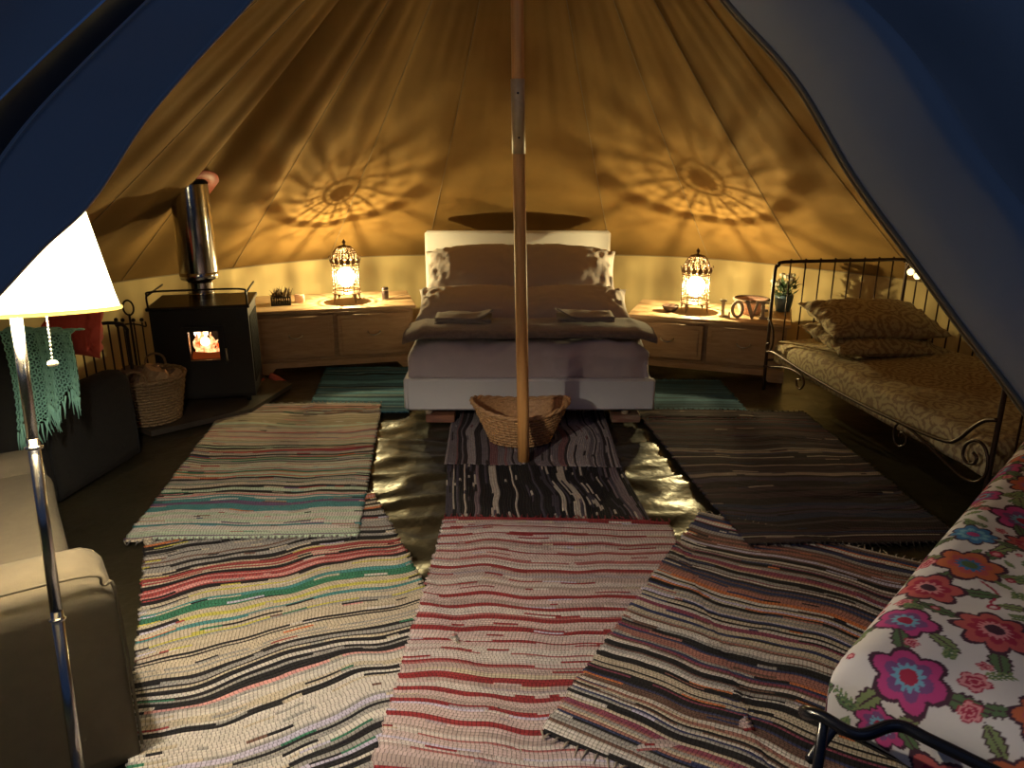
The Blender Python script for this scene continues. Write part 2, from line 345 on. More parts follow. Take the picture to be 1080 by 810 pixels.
# ---------------------------------------------------------------- rugs
QUADS=[]
def inquad(x,y,q):
    s=None
    for i in range(4):
        ax,ay=q[i];bx,by=q[(i+1)%4]; c=(bx-ax)*(y-ay)-(by-ay)*(x-ax)
        if s is None: s=c>0
        elif (c>0)!=s: return False
    return True
def stack(x,y):
    n=0
    for q in QUADS:
        for dx,dy in((0,0),(.03,0),(-.03,0),(0,.03),(0,-.03)):
            if inquad(x+dx,y+dy,q): n+=1/5
    return n
def rug(label,TL,TRc,BR,BL,pal,seed,nshort=.25,wmin=.008,wmax=.014,wavy=.012,fringe=True,order=None,speck=.17):
    rnd=random.Random(seed)
    TL,TRc,BR,BL=[Vector((*p,0)) for p in (TL,TRc,BR,BL)]
    L=((BL-TL).length+(BR-TRc).length)/2; Wd=((TRc-TL).length+(BR-BL).length)/2
    rows=[0.]; 
    while rows[-1]<L: rows.append(rows[-1]+rnd.uniform(wmin,wmax))
    rows=[r/rows[-1] for r in rows]; n=len(rows)-1
    # colour of every weft: runs of one colour, in the order the palette gives along the length
    cols=[]; i=0
    while i<n:
        f=i/n; c=pal(f,rnd); k=max(1,int(rnd.choice([1,1,2,2,3])*c[3])) if len(c)>3 else rnd.choice([1,1,1,2,2,3])
        cols+=[c[:3]]*k; i+=k
    cols=cols[:n]
    nu=int(Wd/.014); V=[];colr=[]; U=[]
    ph=rnd.uniform(0,10)
    vs=[]
    for i in range(n): vs+=[(rows[i],0,i),((rows[i]*.75+rows[i+1]*.25),.005,i),((rows[i]*.25+rows[i+1]*.75),.005,i)]
    vs.append((1.,0,n-1))
    jit=[rnd.uniform(-.007,.007) for _ in range(n)]; jit2=[rnd.uniform(-.007,.007) for _ in range(n)]
    for v,h,i in vs:
        for k in range(nu+1):
            u=k/nu
            e=0 if v in(0.,1.) else 1
            uu=u+(jit[i]*(1-u)+jit2[i]*u)/Wd
            env=min(1,v*8,(1-v)*8)
            dv=(noise.noise(Vector((u*Wd*2.6,v*L*1.6+ph,seed)))*wavy*2.2+noise.noise(Vector((u*Wd*7,v*L*3+ph,seed+5)))*wavy*.8)/L*env
            vv=min(1,max(0,v+dv))
            p=(TL*(1-uu)+TRc*uu)*(1-vv)+(BL*(1-uu)+BR*uu)*vv
            z=.006+bump(p.x,p.y)+.0085*stack(p.x,p.y)+h
            z+=.020*max(0,noise.noise(Vector((u*Wd*1.3,v*L*7+ph+.8*noise.noise(Vector((u*3,ph,1))),seed+9))))*env
            V.append((p.x,p.y,z)); U.append(u*Wd)
    F=[];nr=len(vs);fc=[]
    prev={}
    for r in range(nr-1):
        i=vs[r][2]
        if i not in prev:
            segs=[];c=cols[i]
            cur=list(c); alt=None; left=0
            for k in range(nu):
                if left<=0:
                    if rnd.random()<speck: alt=pal(rnd.random(),rnd)[:3]; left=rnd.randint(2,9)
                    else: alt=None; left=rnd.randint(6,30)
                left-=1
                b=rnd.uniform(.86,1.08); base=alt or cur
                segs.append(tuple(min(1,q*b) for q in base))
            prev[i]=segs
        for k in range(nu):
            a=r*(nu+1)+k; F.append((a,a+1,a+nu+2,a+nu+1)); fc.append(prev[i][k])
    # hanging edge down to the floor
    me=bpy.data.meshes.new('rag_rug'); me.from_pydata(V,[],F); me.materials.append(M_rug)
    me.polygons.foreach_set('use_smooth',[True]*len(F))
    ca=me.color_attributes.new('Col','FLOAT_COLOR','CORNER')
    arr=np.ones((len(F),4,4),dtype=np.float32); arr[:,:,:3]=np.array(fc,dtype=np.float32)[:,None,:]
    ca.data.foreach_set('color',arr.ravel())
    ua=me.attributes.new('RugU','FLOAT','POINT'); ua.data.foreach_set('value',np.array(U,dtype=np.float32))
    o=bpy.data.objects.new('rag_rug',me); COL.objects.link(o)
    sol=o.modifiers.new('thickness','SOLIDIFY'); sol.thickness=.004; sol.offset=-1
    tag(o,label,'rug','rag rugs on the groundsheet')
    if fringe:
        mb=MB()
        for a,b,d in((TL,TRc,(TL-BL).normalized()),(BL,BR,(BL-TL).normalized())):
            m=int(Wd/.028)
            for k in range(m+1):
                p=a.lerp(b,k/m); d2=(d+Vector((rnd.uniform(-.6,.6),rnd.uniform(-.6,.6),0))).normalized()
                pts=[]
                for s in range(5):
                    q=p+d2*(s*.009*rnd.uniform(.8,1.2)); z=.013+bump(q.x,q.y)+.0085*stack(q.x,q.y)+(.003 if s==1 else 0)
                    pts.append((q.x,q.y,z))
                mb.tube(pts,[.0022,.004,.0022,.0018,.001],4)
        f=mb.build('fringe',mat('fringe_cotton',tuple(.6*q for q in cols[0]),.95),o)
        f['kind']='stuff'
    QUADS.append([(TL.x,TL.y),(TRc.x,TRc.y),(BR.x,BR.y),(BL.x,BL.y)])
    return o
def pick(*cs):
    def p(f,r):
        tot=sum(c[3] if len(c)>3 else 1 for c in cs); x=r.random()*tot
        for c in cs:
            x-= c[3] if len(c)>3 else 1
            if x<=0: return c[:3]
        return cs[-1][:3]
    return p
cream=(.54,.46,.35);white=(.62,.57,.52);blk=(.02,.018,.02);gry=(.33,.31,.29);red=(.34,.06,.06);pink=(.62,.30,.28);org=(.60,.19,.07)
grn=(.04,.17,.10);teal=(.07,.24,.25);yel=(.55,.50,.10);navy=(.04,.05,.12);brn=(.16,.09,.07);purp=(.16,.09,.18);mint=(.48,.58,.44);lil=(.52,.48,.62);ltb=(.28,.40,.52)
def zones(zs):
    def p(f,r):
        for lim,pp in zs:
            if f<=lim: return pp(f,r)
        return zs[-1][1](f,r)
    return p
palA=zones([(.12,pick((*gry,2),(*pink,.8),(*cream,1),(.28,.16,.12,1),(*blk,.6))),(.45,pick((*cream,2),(*mint,.8),(*gry,2),(*red,.7),(*blk,.8),(*brn,.8),(*pink,.6),(.38,.32,.22,2))),(.78,pick((*mint,1.5),(*cream,2),(*red,1),(*grn,.6),(*blk,.9),(*gry,1.5),(*pink,.8),(*org,.3))),(1,pick((*mint,2),(*teal,.9),(*white,2),(*navy,.9),(*purp,.7),(*ltb,.8),(*blk,.6)))])
palB=zones([(.10,pick((*org,2),(*cream,1.2),(*blk,.8),(*yel,.6),(*pink,.5))),(.25,pick((*gry,2),(*blk,1.4),(*cream,2),(*brn,1))),(.33,pick((*red,1.8),(*pink,1),(*blk,.8),(*cream,1.2))),(.46,pick((*grn,1.3),(*cream,2.4),(*yel,1),(*blk,1),(*teal,.5))),(.64,pick((*cream,3),(*yel,.4),(*gry,1),(*blk,1))),(.8,pick((*gry,2),(*blk,2),(*white,2),(*pink,.9),(*cream,1))),(1,pick((*blk,2.3),(*white,2.2),(*gry,1.5),(*lil,1)))])
def palC(f,r):
    x=(f*24)%1
    if x<.33: return (*((.26,.03,.035) if r.random()<.8 else (.36,.12,.12)),.5)
    return pick((.54,.42,.41,3),(.41,.32,.30,1.8),(.58,.52,.50,2.3),(.36,.30,.33,.6),(*lil,.4),(*cream,.6))(f,r)
palD=pick((*blk,3),(*navy,2),(*white,1.3),(*cream,1.7),(*org,.5),(*gry,1.8),(*brn,1.5),(*lil,.6),(.36,.16,.13,.9),(.25,.06,.1,.6))
palE=pick((.025,.016,.018,4),(.05,.027,.03,2.5),(.06,.045,.05,1.2),(.26,.19,.15,.8),(.025,.03,.06,1.2),(.07,.025,.03,1.3),(.05,.035,.06,1),(.32,.27,.22,.3))
palF=pick((*blk,6),(.52,.45,.38,2.2),(.07,.06,.08,2),(.2,.15,.17,.5)); palG=pick((.20,.17,.18,2.5),(.38,.33,.32,2),(.05,.04,.04,2.5),(.24,.12,.12,.8))
palH=pick((.05,.15,.22,3),(.03,.08,.12,2),(.09,.24,.32,1.6),(.02,.04,.06,1),(.14,.22,.24,.7)); palI=pick((.03,.085,.13,3),(.02,.05,.08,2),(.05,.13,.19,1.4),(.015,.025,.04,1))
rug('turquoise rag rug beside the double bed in front of the left chest',(-1.38,5.43),(-.66,5.43),(-.64,4.43),(-1.26,4.43),palH,1,speck=.05)
rug('dark teal rag rug between the double bed and the right chest',(.80,5.1),(1.46,5.1),(1.46,4.30),(.82,4.30),palI,2,speck=.05)
rug('grey and brown striped rag rug reaching under the foot of the double bed',(-.37,4.62),(-.35,3.62),(.56,3.57),(.57,4.55),palG,3,wavy=.02,fringe=False)
rug('black rag rug with cream flecks at the foot of the tent pole',(-.335,3.61),(-.29,2.95),(.61,2.95),(.56,3.56),palF,4,wavy=.018,speck=.5,fringe=False)
rug('cream, black and green striped rag rug with an orange end, in front of the sofa',(-1.545,2.88),(-.655,3.27),(.02,1.66),(-.87,1.28),palB,5,wmin=.006,wmax=.013,wavy=.028,speck=.3)
rug('long pale rag rug with dark red stripes in the middle of the tent',(-.295,3.0),(.685,2.97),(.66,1.42),(-.37,1.44),palC,6,wmin=.006,wmax=.012,wavy=.022,speck=.3)
rug('multicoloured navy, cream and orange rag rug laid slanting beside the floral bed',(.84,3.07),(1.74,2.55),(.98,1.2),(.08,1.72),palD,7,wmin=.006,wmax=.012,wavy=.026,speck=.2)
rug('pale green, tan and red striped rag rug nearest the stove',(-1.80,4.58),(-.83,4.57),(-.64,2.84),(-1.60,2.80),palA,8,wmin=.006,wmax=.012,wavy=.024,speck=.25)
rug('dark brown and purple rag rug with thin tan stripes beside the iron daybed',(.76,4.45),(1.80,4.42),(1.86,2.80),(.96,2.76),palE,9,wavy=.026,speck=.2)
# ---------------------------------------------------------------- soft shapes
def wrapf(t,half,R):
    s=1 if t>=0 else -1; a=abs(t)
    if a<=half-R: return t,0
    b=a-(half-R)
    if b<R*PI/2: return s*(half-R+R*math.sin(b/R)),R*(1-math.cos(b/R))
    return s*half,R+(b-R*PI/2)
def soft_box(name,w,l,h,R,nx,ny,m,parent=None,disp=None,colorfn=None,loc=None,rotz=None,bottom=True):
    """padded block, local origin at its bottom centre, top at z=h"""
    ex=w/2-R+R*PI/2+(h-R); ey=l/2-R+R*PI/2+(h-R); V=[];UV=[]
    for j in range(ny):
        for i in range(nx):
            u=-ex+2*ex*i/(nx-1); v=-ey+2*ey*j/(ny-1)
            x,dx=wrapf(u,w/2,R); y,dy=wrapf(v,l/2,R)
            z=max(0,h-math.hypot(dx,dy) if max(dx,dy)<R else h-max(dx,dy))
            k=min(dx,dy)
            if k>0: x*=1-.12*R/w*min(1,k/R); y*=1-.12*R/l*min(1,k/R)
            p=Vector((x,y,z))
            if disp: p=p+disp(u,v,p)
            V.append(p); UV.append((u,v))
    mb=MB(); F=[(j*nx+i,j*nx+i+1,(j+1)*nx+i+1,(j+1)*nx+i) for j in range(ny-1) for i in range(nx-1)]
    if bottom:
        b=[i for i in range(nx)]+[(j*nx+nx-1) for j in range(1,ny)]+[(ny-1)*nx+i for i in range(nx-2,-1,-1)]+[j*nx for j in range(ny-2,0,-1)]
        F.append(tuple(b[::-1]))
    mb.add(V,F); o=mb.build(name,m,parent,loc=loc,rotz=rotz)
    if colorfn is not None:
        c=colorfn(np.array(UV)); ca=o.data.color_attributes.new('Col','FLOAT_COLOR','POINT')
        a=np.ones((len(V),4),dtype=np.float32); a[:,:3]=c; ca.data.foreach_set('color',a.ravel())
    return o
def pillow_mb(w,l,t,seed=0,n=44,sag=0,piping=0,wr=.03):
    """pillow lying in XY, centre at origin"""
    mb=MB()
    def pt(i,j,side):
        u=-1+2*i/(n-1); v=-1+2*j/(n-1)
        e=((1-abs(u)**2.6)*(1-abs(v)**2.6)); e=max(0,e)**.55
        x=w/2*u*(1-.07*(1-abs(v)**2)*abs(u)**3); y=l/2*v*(1-.09*(1-abs(u)**2)*abs(v)**3)
        rn=noise.noise(Vector((u*2.2+seed,v*2.2,side)))*.10+noise.noise(Vector((u*5+seed,v*5,side*3)))*.06
        ww=wr*noise.noise(Vector((u*9*(1.2),v*4,seed)))*(abs(u)**2)
        z=side*(t/2*e*(1+rn)+ (ww if e>.05 else 0)) - sag*(abs(u)**2)
        return (x,y,z)
    for s in(1,-1):
        V=[pt(i,j,s) for j in range(n) for i in range(n)]
        F=[(j*n+i,j*n+i+1,(j+1)*n+i+1,(j+1)*n+i)[::s] for j in range(n-1) for i in range(n-1)]
        mb.add(V,F)
    return mb
def cushion(name,label,cat,w,l,t,m,loc,rot,seed=0,group=None,**k):
    o=pillow_mb(w,l,t,seed,**k).build(name,m,loc=loc); o.rotation_euler=rot
    return tag(o,label,cat,group)
R_=math.radians
# ---------------------------------------------------------------- double bed
BX=.075
bed=thing('double_bed','white upholstered double bed with headboard, lavender sheets, behind the centre pole','bed',(BX,5.16,.012))
fw=.72
mb=MB(); mb.box((.035,-.95,.19),(1.44,.045,.19),bev=.012); mb.box((0,.88,.19),(1.42,.04,.18),bev=.01)
for sx_ in(-1,1): mb.box((sx_*.70+.018,-.03,.19),(.045,1.86,.19),bev=.012)
mb.build('bed_frame',M_white,bed,auto=40)
mb=MB(); mb.box((-.03,.93,.52),(1.47,.07,.85),bev=.02); mb.build('headboard',M_white,bed,auto=40)
for lx,ly in((-.57,-.88),(.60,-.88),(-.57,.80),(.57,.80)):
    mb=MB(); mb.lathe([(.022,.045),(.028,.10)],(lx,ly,0),16,cap=True); mb.build('leg',mat('leg_wood',(.5,.4,.28),.5) if ly<0 else M_pine,bed)
def dd(u,v,p):
    e=noise.noise(Vector((u*5,v*3,3)))*.018+noise.noise(Vector((u*13+v*5,v*9,5)))*.009
    e+=.035*(.25-abs(noise.noise(Vector((u*2.6+v*3.2,v*3-u,9)))))-.02*abs(noise.noise(Vector((u*7-v*6,v*5,4))))
    return Vector((e*.6,-e*.9-.012*noise.noise(Vector((u*4,v*2,8))),e*1.0))
soft_box('mattress',1.40,1.80,.20,.09,80,100,M_sheetl,bed,dd,loc=(.02,-.03,.275))
for lx in(-.50,.60):
    mb=MB(); mb.box((0,0,.0),(.17,.10,.045),bev=.004)
    tag(mb.build('wooden_block',wood('block_wood_%d'%(lx>0),(.33,.14,.07) if lx<0 else (.34,.25,.17),(.2,.08,.05),(2,12,12)),loc=(BX+lx,4.28,.0355+.004),smooth=False),
        'reddish wooden block under the left foot of the double bed' if lx<0 else 'pale wooden block under the right foot of the double bed','block','blocks under the bed feet')
# lower pillows, lying; upper pillows, leaning on the headboard
cushion('bed_pillow','lower left mauve pillow lying flat under the leaning pillows on the double bed','pillow',.76,.52,.17,M_pill,(BX-.34,5.10,.560),(R_(13),0,R_(3)),1,'pillows on the double bed')
cushion('bed_pillow','lower right mauve pillow with a lantern-lit striped patch on the double bed','pillow',.76,.52,.17,M_pill,(BX+.34,5.10,.560),(R_(13),0,R_(-3)),2,'pillows on the double bed')
cushion('bed_pillow','upper left mauve pillow leaning on the white headboard','pillow',.78,.56,.23,M_pill,(BX-.33,5.60,.71),(R_(33),R_(-3),R_(2)),3,'pillows on the double bed',sag=.02)
cushion('bed_pillow','upper right mauve pillow leaning on the white headboard','pillow',.78,.56,.23,M_pill,(BX+.31,5.60,.71),(R_(33),R_(3),R_(-2)),4,'pillows on the double bed',sag=.02)
# folded throw
mb=MB()
def thr(i,j):
    u=i/90; a=j/20*2*PI; x=-.74+1.48*u
    cy=.22*math.cos(a); cz=.026*math.copysign(abs(math.sin(a))**.6,math.sin(a))
    if cy<0: cz*=1.35
    zc=.030-.035*max(0,abs(x)-.64)/.1*1.0
    n=noise.noise(Vector((x*6,a*.8,2)))
    return (x+.01*noise.noise(Vector((a,0,4))),cy+.02*noise.noise(Vector((x*3,1,a))),zc+cz*(1+.3*n))
mb.grid(thr,91,21); mb.f.append(tuple(k*91 for k in range(20))[::-1]); mb.f.append(tuple(k*91+90 for k in range(20)))
tag(mb.build('folded_throw',M_throw,loc=(BX+.03,4.49,.505)),'fluffy brown fleece throw folded across the foot of the double bed','throw')
def towel(x,y,mirror,label):
    mb=MB()
    for k in range(3):
        def tw(i,j,k=k):
            u=i/16; v=j/10; s=-1 if mirror else 1
            X=(-.17+.34*u)*s; Y=-.11+.22*v
            z=.010*k+.012*math.sin(PI*u)*math.sin(PI*v)+.008*noise.noise(Vector((X*14,Y*14,k)))
            if k==2 and u>.72: z+=.10*(u-.72)/.28*.55*(1-v*.7); X+=s*.01
            return (X,Y,z+.006)
        mb.grid(tw,17,11); mb.v=[(a*1.0,b_*1.0,c_) for a,b_,c_ in mb.v]
    o=mb.build('folded_towel',M_towel,loc=(x,y,.570)); sl=o.modifiers.new('s','SOLIDIFY'); sl.thickness=.008
    tag(o,label,'towel','towels on the throw')
towel(BX-.37,4.56,False,'grey folded towel with a raised corner left of the pole on the brown throw')
towel(BX+.37,4.56,True,'grey folded towel with a raised corner right of the pole on the brown throw')
# ---------------------------------------------------------------- chests
def chest(loc,rot,w,d,h,label):
    t=thing('chest_of_drawers',label,'chest',loc,rot,'low pine chests either side of the bed')
    mb=MB(); mb.box((w/2,d/2,h-.012),(w+.03,d+.03,.024),bev=.006); mb.build('top',M_pine_top,t,auto=40)
    mb=MB(); mb.box((w/2,d/2+.01,(h+.03)/2),(w-.02,d-.03,h-.024-.07),bev=.002)
    mb.build('body',M_pine,t,auto=40)
    mb=MB()  # bracket-footed plinth with a shaped apron
    poly=[(0,0),(.10,0),(.14,.045),(w-.14,.045),(w-.10,0),(w,0),(w,.085),(0,.085)]
    Mx=Matrix(((1,0,0,0),(0,0,-1,.012),(0,1,0,0),(0,0,0,1)))
    mb.prism(poly,.018,Mx)
    for xx in(.009,w-.009): mb.box((xx,d/2,.042),(.018,d-.03,.085))
    mb.build('plinth',M_pine,t,smooth=False)
    for k in range(2):
        cx_=w/4+.01+k*(w/2-.02)
        mb=MB(); mb.box((cx_,.006,(h+.06)/2),(w/2-.05,.022,h-.16),bev=.004)
        mb.box((cx_,-.006,(h+.06)/2),(w/2-.11,.006,h-.22),bev=.002)
        dr_=mb.build('drawer',M_pine,t,auto=40)
        mb=MB(); zc=(h+.08)/2
        mb.tube([(cx_-.045,-.008,zc+.01),(cx_-.04,-.028,zc+.004),(cx_-.02,-.034,zc-.006),(cx_,-.036,zc-.009),(cx_+.02,-.034,zc-.006),(cx_+.04,-.028,zc+.004),(cx_+.045,-.008,zc+.01)],[.006,.005,.004,.006,.004,.005,.006],8)
        mb.build('handle',M_brass,dr_)
    return t
chest((-1.84,5.24,.010),R_(13.5),1.15,.62,.465,'pine chest of drawers with a lantern on it between the stove and the double bed')
chest((.85,5.42,.010),R_(-19.5),1.10,.60,.415,'pine chest with a lantern on it between the double bed and iron daybed')
# ---------------------------------------------------------------- lanterns
M_bulb=emis('bulb_glass',(1,.82,.50),30,.5)
def make_lantern(loc,label):
    t=thing('lantern',label,'lantern',loc,0,'glowing filigree metal lanterns')
    r=.098; z0=.07; z1=.30
    mb=MB()
    N=8
    for z,rr in((z0,r+.006),(z1,r+.006),(.10,r),(.275,r)): mb.tube([(rr*math.cos(a),rr*math.sin(a),z) for a in np.linspace(0,2*PI,40,endpoint=False)],.0045,6,closed=True)
    for k in range(N):
        a=2*PI*k/N; mb.tube([(r*math.cos(a),r*math.sin(a),z0),(r*math.cos(a),r*math.sin(a),z1)],.0042,6)
    def on(a,z,rr=r): return (rr*math.cos(a),rr*math.sin(a),z)
    # scrolled filigree between the uprights
    for k in range(N):
        a0=2*PI*k/N; s=2*PI/N
        for zc,sc in((.135,1),(.187,-1),(.24,1)):
            for sg in(1,-1):
                pts=[]
                for q in range(13):
                    w=q/12*2.3*PI; rad=.021*(1-q/15)
                    pts.append(on(a0+s/2+sg*(.23*s)+sg*rad*math.cos(w)/r,zc+sc*rad*math.sin(w)))
                mb.tube(pts,.0021,4)
            mb.tube([on(a0+s*.5+.10*s*math.sin(q/6*2*PI),zc-.026+.052*q/6) for q in range(7)],.002,4)
    mb.build('cage',M_lant,t)
    mb=MB()  # crown of upright leaves above the cage
    for k in range(16):
        a=2*PI*k/16; c,s_=math.cos(a),math.sin(a)
        def lp(w,h,o_=0): return ((r+.008+o_)*c-w*s_,(r+.008+o_)*s_+w*c,h)
        mb.add([lp(-.014,z1-.012),lp(.014,z1-.012),lp(.017,z1+.014,.006),lp(0,z1+.038,.014),lp(-.017,z1+.014,.006)],[(0,1,2,3,4)])
    o=mb.build('crown',M_lant,t,smooth=False); o.modifiers.new('s','SOLIDIFY').thickness=.002
    mb=MB()  # dome: ribs, rings and pierced leaves
    def dome(a,tt): rr=.094*math.cos(tt*PI/2)**.8; return (rr*math.cos(a),rr*math.sin(a),z1+.115*math.sin(tt*PI/2))
    for k in range(12):
        a=2*PI*k/12
        mb.tube([dome(a,q/9*.93) for q in range(10)],.0042,5); mb.tube([dome(a+PI/12,q/9*.93) for q in range(10)],.0022,4)
        for tt,rd in((.22,.016),(.55,.011)):
            pts=[]
            for q in range(11):
                w=q/10*2*PI; pts.append(dome(a+PI/12+rd*math.cos(w)/.07/(1.2-tt),tt+rd*math.sin(w)/.14))
            mb.tube(pts,.0022,4)
    for tt,rw in((.38,.0035),(.72,.006)): mb.tube([dome(a,tt) for a in np.linspace(0,2*PI,36,endpoint=False)],rw,5,closed=True)
    for k in range(4):
        a=2*PI*k/4+.4
        V=[dome(a-.22,.42),dome(a+.22,.42),dome(a+.16,.50),dome(a-.16,.50)]; mb.add(V,[(0,1,2,3)])
    mb.build('dome',M_lant,t)
    mb=MB(); mb.lathe([(.001,z1+.105),(.018,z1+.107),(.014,z1+.118),(.006,z1+.125),(.012,z1+.135),(.013,z1+.145),(.004,z1+.158),(.0005,z1+.165)],(0,0,0),14); mb.lathe([(.001,z1+.104),(.030,z1+.098),(.030,z1+.101),(.001,z1+.107)],(0,0,0),20); mb.build('finial',M_lant,t)  # wider flat disc below the finial is added to shade the roof above
    for k in range(4):
        a=2*PI*k/4+PI/4
        mb=MB(); c,s_=math.cos(a),math.sin(a)
        mb.add([((r+.006)*c-.016*s_,(r+.006)*s_+.016*c,z0+.004),((r+.006)*c+.016*s_,(r+.006)*s_-.016*c,z0+.004),((r+.010)*c+.012*s_,(r+.010)*s_-.012*c,.035),((r+.018)*c,(r+.018)*s_,.0),((r+.010)*c-.012*s_,(r+.010)*s_+.012*c,.035)],[(0,1,2,3,4)])
        o=mb.build('foot',M_lant,t,smooth=False); o.modifiers.new('s','SOLIDIFY').thickness=.003
    mb=MB(); mb.lathe([(.001,z0),(r,z0),(r,z0+.003),(.001,z0+.004)],(0,0,0),24); mb.lathe([(.016,z0+.004),(.016,.11),(.013,.115)],(0,0,0),12,cap=True); mb.build('lamp_holder',M_lant,t)
    mb=MB(); mb.lathe([(.014,.110),(.030,.118),(.058,.145),(.068,.185),(.060,.225),(.032,.253),(.001,.262)],(0,0,0),16); mb.build('bulb',M_bulb,t)
    l=lamp_light('lantern_light','POINT',(0,0,.185),LANTERN_W,LANTERN_C,.010); l.parent=t
    return t
LA=(-1.235,5.63,.477); LB=(1.34,5.50,.427)
make_lantern(LA,'glowing filigree metal lantern with a domed top on the left chest')
make_lantern(LB,'glowing filigree metal lantern with a domed top beside the wooden letters')
def cord(pts,label):
    P=[Vector(p) for p in pts]; q=[cr_interp(P,i/40) for i in range(41)]
    mb=MB(); mb.tube(q,.003,6); tag(mb.build('power_cord',mat('cord_white',(.35,.28,.2),.5)),label,'cord')
cord([(-1.17,5.70,.482),(-1.08,5.78,.482),(-.98,5.66,.482),(-.90,5.80,.482),(-.82,5.9,.482)],'thin cord trailing from the left lantern along the chest top')
# ---------------------------------------------------------------- small items on the left chest
ps=thing('succulent_planter','small dark planter with spiky leaves beside the left lantern','plant',(-1.70,5.52,.477),.25)
mb=MB()
for k in range(9): mb.box((-.065+k*.01625,-.05,.03),(.008,.008,.06)); mb.box((-.065+k*.01625,.05,.03),(.008,.008,.06))
mb.box((0,0,.006),(.14,.11,.012)); 
for yy in(-.05,.05): mb.box((0,yy,.058),(.14,.008,.008)); mb.box((0,yy,.012),(.14,.008,.008))
for xx in(-.066,.066): mb.box((xx,0,.035),(.008,.1,.05))
mb.build('planter_box',M_black,ps,smooth=False)
def leaf(mb,base,dirv,L,wd):
    d=Vector(dirv).normalized(); s=d.cross(Vector((0,0,1)))
    if s.length<.01: s=Vector((1,0,0))
    s.normalize(); b=Vector(base); n=s.cross(d)
    mb.add([b,b+d*L*.4+s*wd,b+d*L+n*(-.02*0),b+d*L*.4-s*wd,b+d*L*.4+n*.004],[(0,1,4),(1,2,4),(2,3,4),(3,0,4)])
mb=MB(); rr=random.Random(3)
for k in range(70):
    a=rr.uniform(0,2*PI); e=rr.uniform(.5,1.5); x,y=rr.uniform(-.055,.055),rr.uniform(-.04,.04)
    leaf(mb,(x,y,.045),(math.cos(a)*math.cos(e),math.sin(a)*math.cos(e),math.sin(e)),rr.uniform(.05,.10),.010)
o=mb.build('foliage',mat('dry_leaf',(.24,.17,.09),.6,var=.5,vscale=30),ps,smooth=False); o['kind']='stuff'
mb=MB(); mb.box((0,0,.03),(.07,.05,.06),bev=.006); mb.box((0,-.026,.03),(.05,.004,.04),bev=.001)
tag(mb.build('small_box',mat('pink_card',(.6,.36,.24),.6),loc=(-1.585,5.60,.477),rotz=.2,auto=40),'small pinkish box behind the spiky planter','box')
sp=thing('cylinder_speaker','small dark cylinder standing on the left chest right of the lantern','speaker',(-.965,5.72,.477))
mb=MB(); mb.lathe([(.001,0),(.024,0),(.026,.004),(.026,.085),(.022,.092),(.001,.092)],(0,0,0),20); mb.build('body',mat('dark_plastic',(.05,.03,.03),.35),sp)
mb=MB(); mb.lathe([(.0265,.068),(.0272,.072),(.0265,.076)],(0,0,0),20); mb.build('band',M_brass,sp)
# ---------------------------------------------------------------- small items on the right chest
ld=thing('love_letters','pale wooden letters spelling LOVE on the right chest','letters',(1.62,5.27,.427),R_(-16))
M_let=mat('pale_wood_letters',(.50,.42,.34),.6,var=.2,vscale=30)
MXZ=Matrix(((1,0,0,0),(0,0,-1,.012),(0,1,0,0),(0,0,0,1)))
h=.125
def letr(nm,polys,x): 
    mb=MB()
    for p in polys: mb.prism([(a+x,b) for a,b in p],.024,MXZ)
    mb.build('letter',M_let,ld,smooth=False)
rc=lambda a,b,c,d:[(a,b),(c,b),(c,d),(a,d)]
letr('L',[rc(.012,0,.034,h),rc(0,h-.012,.046,h),rc(0,0,.075,.016),rc(.062,.016,.075,.04)],-.15)
mb=MB(); n=28; V=[];F=[]
for k in range(n):
    a=2*PI*k/n; 
    for yy in(-.012,.012):
        V.append((-.028+.045*math.cos(a),yy,.062+.062*math.sin(a))); V.append((-.028+.024*math.cos(a),yy,.062+.044*math.sin(a)))
for k in range(n):
    a=4*k;b=4*((k+1)%n); F+=[(a,a+1,b+1,b),(a+2,b+2,b+3,a+3),(a,b,b+2,a+2),(a+1,a+3,b+3,b+1)]
mb.add(V,F); mb.build('letter',M_let,ld,smooth=False)
letr('V',[[(0,h),(.026,h),(.058,.03),(.054,0),(.042,0)],[(.046,0),(.055,.03),(.078,h),(.096,h),(.058,0)],rc(-.008,h-.010,.034,h),rc(.070,h-.010,.104,h)],.022)
letr('E',[rc(.010,0,.032,h),rc(0,h-.015,.07,h),rc(0,0,.075,.016),rc(.03,.055,.055,.070),rc(.060,h-.035,.070,h-.01),rc(.064,.012,.075,.04)],.122)
bw=thing('wicker_bowl','round brown wicker bowl with a wide dark rim behind the wooden letters','bowl',(1.73,5.42,.427))
mb=MB(); mb.lathe([(.001,.004),(.06,.0),(.085,.03),(.10,.08),(.115,.105),(.110,.108),(.09,.08),(.07,.03),(.001,.012)],(0,0,0),30); mb.build('body',mat('pink_basket',(.50,.28,.22),.7,bump=.8,bscale=80,bdist=.006),bw)
mb=MB(); mb.tube([(.120*math.cos(a),.120*math.sin(a),.108) for a in np.linspace(0,2*PI,36,endpoint=False)],.010,8,closed=True); mb.build('rim',M_bark,bw)
mb=MB(); mb.lathe([(.001,.0),(.035,.0),(.055,.02),(.062,.042),(.058,.044),(.045,.02),(.001,.01)],(0,0,0),24)
tag(mb.build('small_dish',mat('dark_dish',(.07,.04,.03),.35),loc=(1.17,5.52,.427)),'small dark dish left of the lantern on the right chest','dish')
pp=thing('potted_plant','small leafy plant with white flowers in a blue pot behind the iron daybed head rail','plant',(2.00,5.52,.427))
mb=MB(); mb.lathe([(.001,0),(.05,0),(.06,.05),(.068,.12),(.064,.125),(.055,.11),(.001,.10)],(0,0,0),22); mb.build('pot',M_bluepot,pp)
mb=MB(); rr=random.Random(9)
